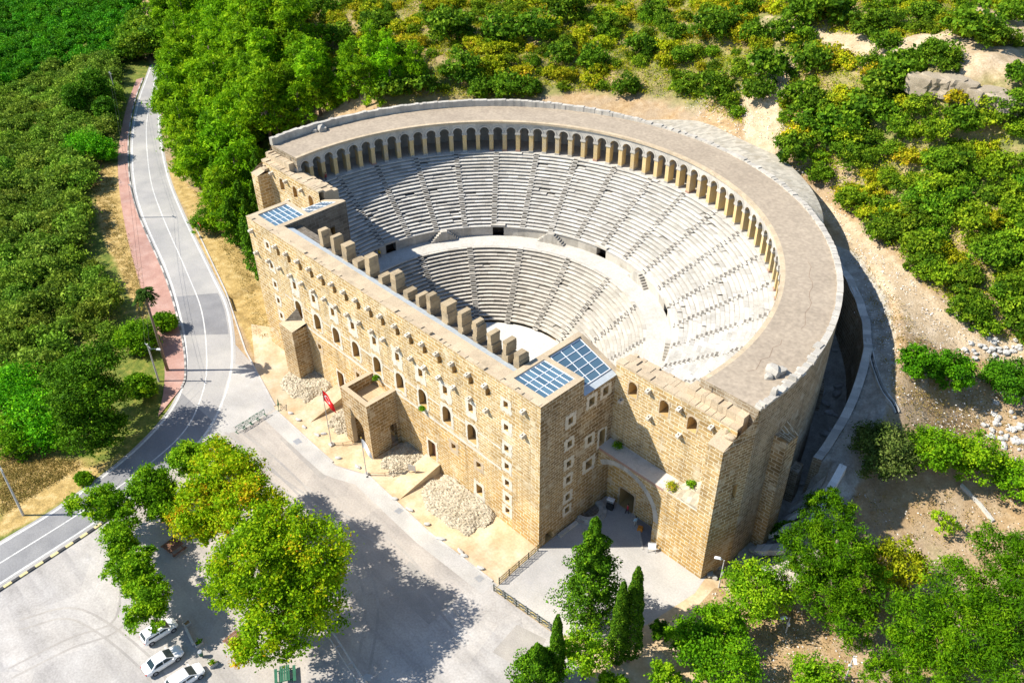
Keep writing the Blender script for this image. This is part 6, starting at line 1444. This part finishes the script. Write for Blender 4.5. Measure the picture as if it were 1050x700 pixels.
x, y = G(207, 673); root = empty('litter_bin', (x, y, .02), 0, 'small green litter bin beside the planters and white cars', 'bin')
mb = MB(); mb.tube([(0, 0, .25), (0, 0, .95)], [.22, .28], 10); mb.build('bin_body', M['greenpaint'], root); mb = MB(); mb.tube([(0, 0, 0), (0, 0, 1.05)], .04, 6); mb.build('post', M['greymetal'], root); mb = MB(); mb.tube([(0, 0, .95), (0, 0, 1.05)], [.3, .22], 10); mb.build('lid', M['greymetal'], root)
# lamps near the corner pier
def lamp(x, y, z, h, rz, label):
    root = empty('street_lamp', (x, y, z), rz, label, 'lamp'); mb = MB(); mb.tube([(0, 0, -.2), (0, 0, h)], [.1, .06], 8); mb.build('post', M['concrete'], root)
    mb = MB(); mb.tube([(0, 0, h - .1), (-.25, 0, h + .12), (-.5, 0, h + .18)], .04, 6); mb.build('lamp_arm', M['greymetal'], root); mb = MB(); mb.obox((-.75, 0, h + .2), 0, (.4, .17, .09), taper=.65); mb.build('lamp_head', M['white'], root)
    mb = MB(); mb.obox((.05, 0, h * .55), 0, (.12, .16, .2)); mb.build('control_box', M['white'], root)
x, y = G(737, 602); lamp(x, y, 0, 5.0, .5, 'white headed street lamp beside the foot of the corner pier')
x, y, z = gp(869, 690, 1.0); lamp(x, y, z, 4.2, 2.2, 'white headed lamp at the bottom edge between the lower right trees')
x, y, z = gp(808, 640, 1.5); lamp(x, y, z, 2.8, 1.0, 'short lamp almost hidden in the thicket below the terraces')
# road sign
x, y = G(207, 243); root = empty('road_sign', (x, y, 0), R_(25), 'road sign with a red triangle above a blue round plate beside the road', 'sign')
mb = MB(); mb.tube([(0, 0, 0), (0, 0, 3.0)], .04, 6); mb.build('post', M['greymetal'], root)
def plate(nm, pts, y, mat, par=root): mb = MB(); mb.face([(p[0], y, p[1]) for p in pts]); mb.build(nm, mat, par); return mb
tri = lambda r: [(r * math.cos(PI / 2 + k * 2 * PI / 3), 2.75 + r * math.sin(PI / 2 + k * 2 * PI / 3)) for k in range(3)]; cir = lambda r: [(r * math.cos(t), 1.75 + r * math.sin(t)) for t in np.linspace(0, 2 * PI, 17)[:-1]]
plate('warning_plate', tri(.62), -.06, M['red']); plate('warning_field', tri(.36), -.075, M['flagwhite']); plate('round_plate', cir(.42), -.06, M['red']); plate('round_field', cir(.31), -.075, M['blue'])
# pale panel leaning beside the dark evergreens
A, B = ray_z(209, 199, 0), ray_z(223, 216, 0); a, b_ = Vector((A[0], A[1], .1)), Vector((B[0], B[1], .1)); root = empty('site_panel', a, 0, 'long pale panel screen standing in dry grass before the dark wood', 'panel'); mb = MB(); up = Vector((.3, .3, 1.9)); d = b_ - a
mb.face([Vector(), d, d + up, up]); mb.face([Vector((.08, .08, 0)), d + Vector((.08, .08, 0)), d + up + Vector((.08, .08, 0)), up + Vector((.08, .08, 0))]); mb.build('sheet', M['white'], root)
for t in (0, .5, 1): mb = MB(); mb.tube([d * t - Vector((0, 0, .1)), d * t + up], .05, 5); mb.build('post', M['greymetal'], root)

# ------------------------------------------------------------------ stones, mounds, ruins
def mound(name, c, rx, ry, h, rz, label, mat='rubble', n=44, flat=.75):
    """low bank of loose stones: a lumpy dome with many small facets"""
    mb = MB(); P = {}
    for i in range(n + 1):
        for j in range(n + 1):
            u, v = i / n * 2 - 1, j / n * 2 - 1; q_ = (abs(u) ** 2.6 + max(0, -v) ** 2.6 * (1 + .25 * math.sin(u * 7 + rx))) ** (1 / 2.6) * (1 + .1 * math.sin(u * 9 + v * 5)); k = max(0, 1 - q_ ** 2) ** .8
            x, y = u * rx, v * ry; z = h * min(1, k / flat) * (.5 + .5 * (v + 1) / 2) + (random.uniform(-.13, .15) if k > .05 else -.15); ca, sa = math.cos(rz), math.sin(rz)
            P[i, j] = (ca * x - sa * y + random.uniform(-.06, .06), sa * x + ca * y + random.uniform(-.06, .06), z)
    for i in range(n):
        for j in range(n): mb.face([P[i, j], P[i + 1, j], P[i + 1, j + 1]]); mb.face([P[i, j], P[i + 1, j + 1], P[i, j + 1]])
    return tag(mb.build(name, M[mat], None, loc=c), label, 'mound')
mound('stone_mound', (6.9, -2.7, 0), 3.0, 2.7, .95, 0, 'bank of loose pale stones between the porch and the right doorway')
mound('stone_mound', (18.2, -3.0, 0), 5.7, 2.9, .9, 0, 'longest bank of pale stones, under the small windows right of the doorway', n=52)
mound('stone_mound', (-17.6, -2.9, 0), 4.2, 3.0, .85, .0, 'bank of pale stones around the foot of the stump buttress')
mound('stone_mound', (-5.6, -3.0, 0), 2.8, 2.8, .8, 0, 'bank of pale stones left of the entrance porch')
mb = MB(); mb.face([(9.2, -7.2, .05), (12.2, -7.2, .05), (12.2, -.06, 1.55), (9.2, -.06, 1.55)]); mb.face([(9.2, -7.2, -.1), (9.2, -7.2, .05), (9.2, -.06, 1.55), (9.2, -.06, -.1)]); mb.face([(12.2, -7.2, -.1), (12.2, -7.2, .05), (12.2, -.06, 1.55), (12.2, -.06, -.1)])
tag(mb.build('ramp', M['sand']), 'smooth pale ramp rising to the right hand doorway', 'ramp')
mb = MB(); mb.face([(-12.4, -7.0, .05), (-9.4, -7.0, .05), (-9.4, -.06, 1.55), (-12.4, -.06, 1.55)]); mb.face([(-12.4, -7.0, -.1), (-12.4, -7.0, .05), (-12.4, -.06, 1.55), (-12.4, -.06, -.1)]); mb.face([(-9.4, -7.0, -.1), (-9.4, -7.0, .05), (-9.4, -.06, 1.55), (-9.4, -.06, -.1)])
tag(mb.build('ramp', M['sand']), 'smooth pale ramp rising to the left hand doorway', 'ramp')
x, y = 10.2, -3.4
root = empty('info_board', (x, y, .8), .5, 'dark grey info board standing on the pale ramp by the right doorway', 'board'); mb = MB(); mb.obox((0, 0, 1.0), 0, (.55, .05, .5)); mb.build('panel', M['greymetal'], root)
for s_ in (-.45, .45): mb = MB(); mb.tube([(s_, 0, -.1), (s_, 0, .6)], .04, 5); mb.build('leg', M['greymetal'], root)
for i, (u, v) in enumerate([(298, 424), (306, 431), (312, 438), (325, 446), (332, 445), (347, 470), (367, 479), (405, 512), (420, 523), (438, 538), (452, 553), (472, 566), (476, 570), (493, 583)]):
    x, y = G(u, v); o = rock_mesh('kerb_stone_block', (.5 + .3 * random.random(), .3, .25), M['whiterock'], None, (x, y, .15), 200 + i, 1, .25, random.uniform(-.4, .9)); tag(o, 'pale stone block lying along the edge of the sandy strip', 'stone', 'pale blocks along the sandy strip')
for i, (u, v) in enumerate([(745, 575), (752, 566), (757, 557), (763, 549), (739, 583), (728, 590), (732, 592)]):
    x, y = G(u, v); x = max(x, 48.95); o = rock_mesh('fallen_block', (.45 + .25 * random.random(), .4, .4), M['greyrock'], None, (x, y, zt(x, y) + .2), 230 + i, 1, .25, random.random() * 3); tag(o, 'loose grey block fallen along the foot of the right side wall', 'stone', 'blocks along the right side wall')
for i, (nm, u0, v0, u1, v1, n_, lab, grp, spread) in enumerate([('white_stone', 992, 352, 1048, 364, 34, 'white stone in the line along the dirt track at the right edge', 'white stones along the track', .8), ('white_stone', 1022, 425, 1046, 458, 40, 'white stone in the heap at the right edge below the juniper bush', 'white stones in the right edge heap', 1.3)]):
    protos_ = None
    for k in range(n_):
        t = random.random(); p = at(u0 + (u1 - u0) * t, v0 + (v1 - v0) * t); x, y = p[0] + random.gauss(0, spread), p[1] + random.gauss(0, spread)
        if k < 3:
            o = rock_mesh(nm, (.45, .38, .3), M['whiterock'], None, (x, y, zt(x, y) + .12), 300 + k + i * 20, 1, .3, random.random() * 3); tag(o, lab, 'stone', grp); protos_ = (protos_ or []) + [o]
        else:
            o = protos_[k % 3].copy(); COL.objects.link(o); o.location = (x, y, zt(x, y) + .12); o.rotation_euler = (0, 0, random.random() * 6)
        s_ = random.uniform(.6, 1.5); o.scale = (s_, s_, s_)
# rock outcrop on the hill
p0, p1 = at(946, 92), at(1052, 116)
root = empty('rock_outcrop', tuple(p0), 0, 'cracked pale cliff band on the hill at the upper right under the track', 'cliff')
for k in range(9):
    t = k / 8; x, y = p0[0] + (p1[0] - p0[0]) * t, p0[1] + (p1[1] - p0[1]) * t; z = zt(x, y)
    o = rock_mesh('rock_face', (2.4 + random.random() * .8, 1.9, 2.1 - .6 * abs(t - .3)), M['cliff'], root, (x - p0[0], y - p0[1] + random.uniform(-.6, .6), z - p0[2] + .9), 400 + k, 3, .3, random.uniform(-.4, .4))
# retaining wall along the trench and the channel above it
mb = MB(); ds = np.linspace(11, 62, 70); wt = .95
for i in range(len(ds) - 1):
    Q = []
    for d in (ds[i], ds[i + 1]):
        r = np.interp(d, WALL_A, WALL_R); z = np.interp(d, WALL_A, WALL_Z) + .12 * math.sin(d * 1.3); a = R_(d); Q.append((Pc(r - .55, a, z), Pc(r + wt - .4, a, z + .05), Pc(r - .75, a, np.interp(d, WALL_A, FLOOR_Z) - .6), Pc(r + wt - .4, a, z - 1.2)))
    (a0, b0, c0, e0), (a1, b1, c1, e1) = Q; mb.face([a0, b0, b1, a1], 0); mb.face([c0, a0, a1, c1], 1); mb.face([b0, e0, e1, b1], 1)
    if i == 0: mb.face([a0, b0, (b0[0], b0[1], 2), c0], 1)
tag(mb.build('retaining_wall', [M['greyrock'], M['outer']]), 'curved grey retaining wall beside the trench along the round outer wall', 'wall')
mb = MB()
pts = [at(u, v)[:2] for u, v in ((863, 296), (874, 325), (888, 352), (898, 382), (908, 405), (920, 424))]; pts = smooth(pts, 5); A, B = offset(pts, .35), offset(pts, -.35)
for i in range(len(pts) - 1):
    za, zb = zt(*pts[i]), zt(*pts[i + 1])
    for X_, Y_, w in ((A, None, .16), (B, None, .16)):
        p, q_ = X_[i], X_[i + 1]; c0, c1 = Vector((*p, za)), Vector((*q_, zb)); n_ = Vector((*(pts[i] - p), 0)).normalized() * w
        mb.face([c0 + Vector((0, 0, .28)), c1 + Vector((0, 0, .28)), c1 + n_ + Vector((0, 0, .28)), c0 + n_ + Vector((0, 0, .28))]); mb.face([c0 - Vector((0, 0, .3)), c1 - Vector((0, 0, .3)), c1 + Vector((0, 0, .28)), c0 + Vector((0, 0, .28))]); mb.face([c0 + n_ - Vector((0, 0, .3)), c1 + n_ - Vector((0, 0, .3)), c1 + n_ + Vector((0, 0, .28)), c0 + n_ + Vector((0, 0, .28))])
    mb.face([(*A[i], za + .05), (*B[i], za + .05), (*B[i + 1], zb + .05), (*A[i + 1], zb + .05)], 1)
tag(mb.build('drain_channel', [M['greyrock'], M['cable']]), 'narrow dark drain channel on the shaded slope beyond the retaining wall', 'channel')
# low terrace walls and steps at the open end of the trench
def lowwall(name, pts, h, label, w=.45, mat='greyrock', base=None):
    P = [Vector((p[0], p[1], (zt(*p[:2]) if base is None else base))) for p in pts]; mb = MB()
    for a, b_ in zip(P[:-1], P[1:]):
        d = b_ - a; n_ = Vector((-d.y, d.x, 0)).normalized() * w; k = max(1, int(d.length / 1.2))
        for i in range(k):
            s_, e = a + d * (i / k), a + d * ((i + 1) / k); z = Vector((0, 0, h + random.uniform(-.12, .08))); dn = Vector((0, 0, -.6)); t = random.random()
            mb.face([s_ + n_ + z, e + n_ + z, e - n_ + z, s_ - n_ + z], 0, t)
            for q_ in (n_, -n_): mb.face([s_ + q_ + dn, e + q_ + dn, e + q_ + z, s_ + q_ + z], 0, t)
            for g in (s_, e): mb.face([g + n_ + dn, g - n_ + dn, g - n_ + z, g + n_ + z], 0, t)
    return tag(mb.build(name, M[mat]), label, 'wall')
lowwall('terrace_wall', [(50.9, 28.0), (54.5, 29.4)], .9, 'low cross wall at the near end of the trench by the buttress', .4, 'whiterock')
lowwall('terrace_wall', [(54.6, 29.4), (55.6, 21.0)], 1.0, 'straight grey wall bounding the small terraces on their outer side', .45, 'whiterock')
for k in range(4):
    y = 26.5 - k * 2.6; lowwall('stone_step', [(50.7, y), (54.6, y + .3)], .35 - .03 * k, ['upper', 'second', 'third', 'lowest'][k] + ' broad stone step in the terraces below the trench', .75, 'whiterock')
for k, (x, y, z) in enumerate([(51.3, 18.4, .6), (52.4, 16.6, .4), (50.4, 16.4, .3), (53.6, 18.9, .7), (52.0, 20.1, 1.0), (54.2, 16.2, .4)]):
    o = rock_mesh('fallen_slab', (1.3, .8, .35), M['greyrock'], None, (x, y, zt(x, y) + .25), 450 + k, 2, .16, k * .7); tag(o, 'big tumbled slab at the foot of the terraces', 'stone', 'tumbled slabs below the terraces')
lowwall('garden_wall', [at(u, v)[:2] for u, v in ((985, 498), (1003, 516), (1018, 535))], .3, 'short low stone kerb on the bare slope between the bushes at right', .2)

for k in range(22):
    a = R_(random.uniform(12, 48)); d_ = math.degrees(a); r = random.uniform(50.0, np.interp(d_, WALL_A, WALL_R) - .9); x, y = XC + r * math.cos(a), YC + r * math.sin(a); q_ = random.uniform(.35, .95)
    o = rock_mesh('trench_block', (q_ * 1.2, q_ * .8, q_ * .55), M['whiterock'] if k % 2 else M['greyrock'], None, (x, y, zt(x, y) + q_ * .25), 500 + k, 1, .22, random.random() * 3); tag(o, 'pale block lying on the floor of the trench beside the round wall', 'stone', 'blocks on the trench floor')
# gate forecourt furniture
mb = MB(); c = Vector((31.3, 9.2, 0)); K = 12
for k in range(K):
    a, b_ = -PI / 2 + PI * k / K, -PI / 2 + PI * (k + 1) / K
    P = lambda r, t, z: c + Vector((r * math.cos(t), r * math.sin(t), z))
    for r0, r1, z in ((1.5, 2.0, .45), (2.0, 2.5, .22)): mb.face([P(r0, a, z), P(r1, a, z), P(r1, b_, z), P(r0, b_, z)]); mb.face([P(r1, a, 0), P(r1, b_, 0), P(r1, b_, z), P(r1, a, z)]); mb.face([P(r0, a, .05), P(r0, b_, .05), P(r0, b_, z), P(r0, a, z)])
    mb.face([P(0, 0, .06), P(1.5, a, .06), P(1.5, b_, .06)], 1)
tag(mb.build('stone_basin', [M['greyrock'], M['inner']]), 'half round stepped stone basin against the shaded tower wall', 'basin')
lowwall('stone_bench', [(31.75, 3.2), (31.75, 6.6)], .35, 'narrow stone bench along the shaded tower wall', .25, base=0); lowwall('stone_curb', [(37.0, 12.5), (40.6, 9.2)], .12, 'pale stone curb on the ground under the gate arch', .12, base=.02)
S(sheet('gate_paving', [(36.4, 12.9), (37.2, 12.2), (40.3, 9.6), (40.4, 12.9)], .03, M['asphaltdark']))
x, y = 33.1, 11.6; root = empty('ticket_stand', (x, y, .02), .3, 'small grey and black stand left of the gate under the arch', 'stand')
mb = MB(); mb.obox((0, 0, .5), 0, (.45, .35, .5)); mb.build('base_cabinet', M['cable'], root); mb = MB(); mb.obox((0, .1, 1.25), 0, (.45, .12, .28)); mb.build('screen_panel', M['greymetal'], root); mb = MB(); mb.obox((0, .1, 1.6), 0, (.5, .3, .05)); mb.build('canopy', M['white'], root)
x, y = G(668, 563); root = empty('folding_board', (x, y, .02), .7, 'white folding board on legs beside the right foot of the gate arch', 'sign board')
for s_ in (-1, 1):
    mb = MB(); mb.face([(-.5, s_ * .08, 1.25), (.5, s_ * .08, 1.25), (.5, s_ * .4, .45), (-.5, s_ * .4, .45)]); mb.build('board_face', M['white'], root)
    for k in (-.45, .45): mb = MB(); mb.tube([(k, s_ * .4, .45), (k, s_ * .58, 0)], .04, 5); mb.build('leg', M['greymetal'], root)

# people
SKIN = m_plain('skin', (.45, .28, .19), .6, 0, .05); HAIR = m_plain('dark hair', (.02, .015, .012), .7)
def cloth(name, c): return m_plain(name, c, .85, 0, .1)
def person(loc, rz, label, top, bottom, walk=.12, sit=False):
    root = empty('person', loc, rz, label, 'person')
    V = [(0, 0, .95), (0, 0, 1.2), (0, 0, 1.42), (0, .01, 1.52), (0, .02, 1.62), (0, .02, 1.72)]; R = [.15, .15, .13, .055, .09, .07]; E = [(i, i + 1) for i in range(5)]
    def chain(start, pts, rad):
        i = start
        for p, r in zip(pts, rad): V.append(p); R.append(r); E.append((i, len(V) - 1)); i = len(V) - 1
    for s_ in (-1, 1):
        if sit: chain(0, [(s_ * .1, .05, .9), (s_ * .12, .45, .85), (s_ * .12, .5, .45), (s_ * .12, .5, .05), (s_ * .12, .64, .03)], [.1, .075, .06, .045, .04])
        else: chain(0, [(s_ * .1, 0, .86), (s_ * .1, s_ * walk + .04, .48), (s_ * .1, s_ * walk * 1.6, .07), (s_ * .1, s_ * walk * 1.6 + .14, .035)], [.1, .065, .045, .04])
        chain(2, [(s_ * .2, 0, 1.4), (s_ * .27, -s_ * walk * .6, 1.13), (s_ * .27, -s_ * walk + .1, .9), (s_ * .27, -s_ * walk + .15, .82)], [.065, .045, .035, .03])
    me_ = bpy.data.meshes.new('body'); me_.from_pydata(V, E, []); o = bpy.data.objects.new('body', me_); COL.objects.link(o); o.parent = root
    o.modifiers.new('skin', 'SKIN'); sm = o.modifiers.new('sub', 'SUBSURF'); sm.levels = 1; sm.render_levels = 1
    for i, r in enumerate(R): me_.skin_vertices[0].data[i].radius = (r, r)
    me_.skin_vertices[0].data[0].use_root = True
    m, nt, b = newmat('clothed figure'); sp = N(nt, 'ShaderNodeSeparateXYZ'); nt.links.new(objco(nt), sp.inputs[0])
    r_ = nt.nodes.new('ShaderNodeValToRGB'); r_.color_ramp.interpolation = 'CONSTANT'; e = r_.color_ramp.elements
    dv_ = N(nt, 'ShaderNodeMath', operation='DIVIDE'); dv_.inputs[1].default_value = 2; nt.links.new(sp.outputs['Z'], dv_.inputs[0]); nt.links.new(dv_.outputs[0], r_.inputs['Fac'])
    for k, (p, c) in enumerate([(0, (.03, .03, .03)), (.05, bottom), (.48, top), (.745, (.45, .28, .19))]):
        if k >= 2: e.new(p)
        e[k].position = p; e[k].color = (*c, 1)
    nt.links.new(r_.outputs[0], b.inputs['Base Color']); me_.materials.append(m)
    h = MB()
    bm = bmesh.new(); bmesh.ops.create_icosphere(bm, subdivisions=2, radius=.115)
    for v in list(bm.verts):
        if v.co.y > .05 and v.co.z < .05: v.co *= .6
        if v.co.z < -.07: v.co.z = -.07
    hm = bpy.data.meshes.new('hair'); bm.to_mesh(hm); bm.free(); hm.materials.append(HAIR); ho = bpy.data.objects.new('hair', hm); COL.objects.link(ho); ho.parent = root; ho.location = (0, -.005, 1.70)
person((35.3, 12.5, .02), 2.6, 'person in red top and dark trousers walking out of the gate', (.55, .05, .06), (.03, .03, .05))
person((37.4, 11.6, .02), 1.2, 'person in pale blue top standing beside the gate under the arch', (.30, .48, .60), (.45, .42, .38), .02)
o = MB(); o.obox((0, 0, .3), .4, (.35, .28, .3), taper=.85); tag(o.build('orange_crate', M['orange'], None, loc=(38.3, 11.5, .02)), 'orange crate on the ground beside the person in pale blue', 'crate')
def on_ring(u, v, z): p = ray_z(u, v, z + .9); return (p[0], p[1], z)
person(on_ring(389, 260, 9.24), .4, 'person in yellow top on the walkway inside the shaded seating', (.75, .48, .03), (.10, .10, .14))
person(on_ring(386, 261, 9.24), .2, 'person in grey blue top on the walkway, left of the one in yellow', (.30, .33, .42), (.05, .05, .07))
person(on_ring(398, 160, 19.34), 3.0, 'person in dark clothes standing between the gallery piers', (.03, .03, .04), (.03, .03, .04), .03)
p = ray_z(335, 187, 18.9); person((p[0], p[1], 18.95), 2.0, 'person in dark red top on the topmost seats at far left', (.25, .05, .04), (.05, .05, .08), .02)
#==LIGHT
# ------------------------------------------------------------------ light
w = bpy.data.worlds.new('World'); sc.world = w; w.use_nodes = True
nt = w.node_tree; bg = nt.nodes['Background']; sky = nt.nodes.new('ShaderNodeTexSky'); sky.sky_type = 'NISHITA'; sky.sun_disc = False
EL = R_(45); AZ = math.atan2(-.69, -.725)      # sun stands to the south-west (towards -x -y)
sky.sun_elevation = EL; sky.sun_rotation = AZ; sky.air_density = 1.0; sky.dust_density = 0; sky.ozone_density = 3.0
nt.links.new(sky.outputs[0], bg.inputs[0]); bg.inputs[1].default_value = .11
sd = bpy.data.lights.new('sun', 'SUN'); so = bpy.data.objects.new('sun', sd); COL.objects.link(so)
sd.energy = 5.0; sd.angle = R_(.53); sd.color = (1, .94, .84)
so.rotation_euler = Vector((.69 * math.cos(EL), .725 * math.cos(EL), -math.sin(EL))).to_track_quat('-Z', 'Y').to_euler()
vs_ = sc.view_settings; vs_.view_transform = 'Standard'; vs_.look = 'None'; vs_.exposure = .86; vs_.gamma = 1; vs_.use_curve_mapping = False
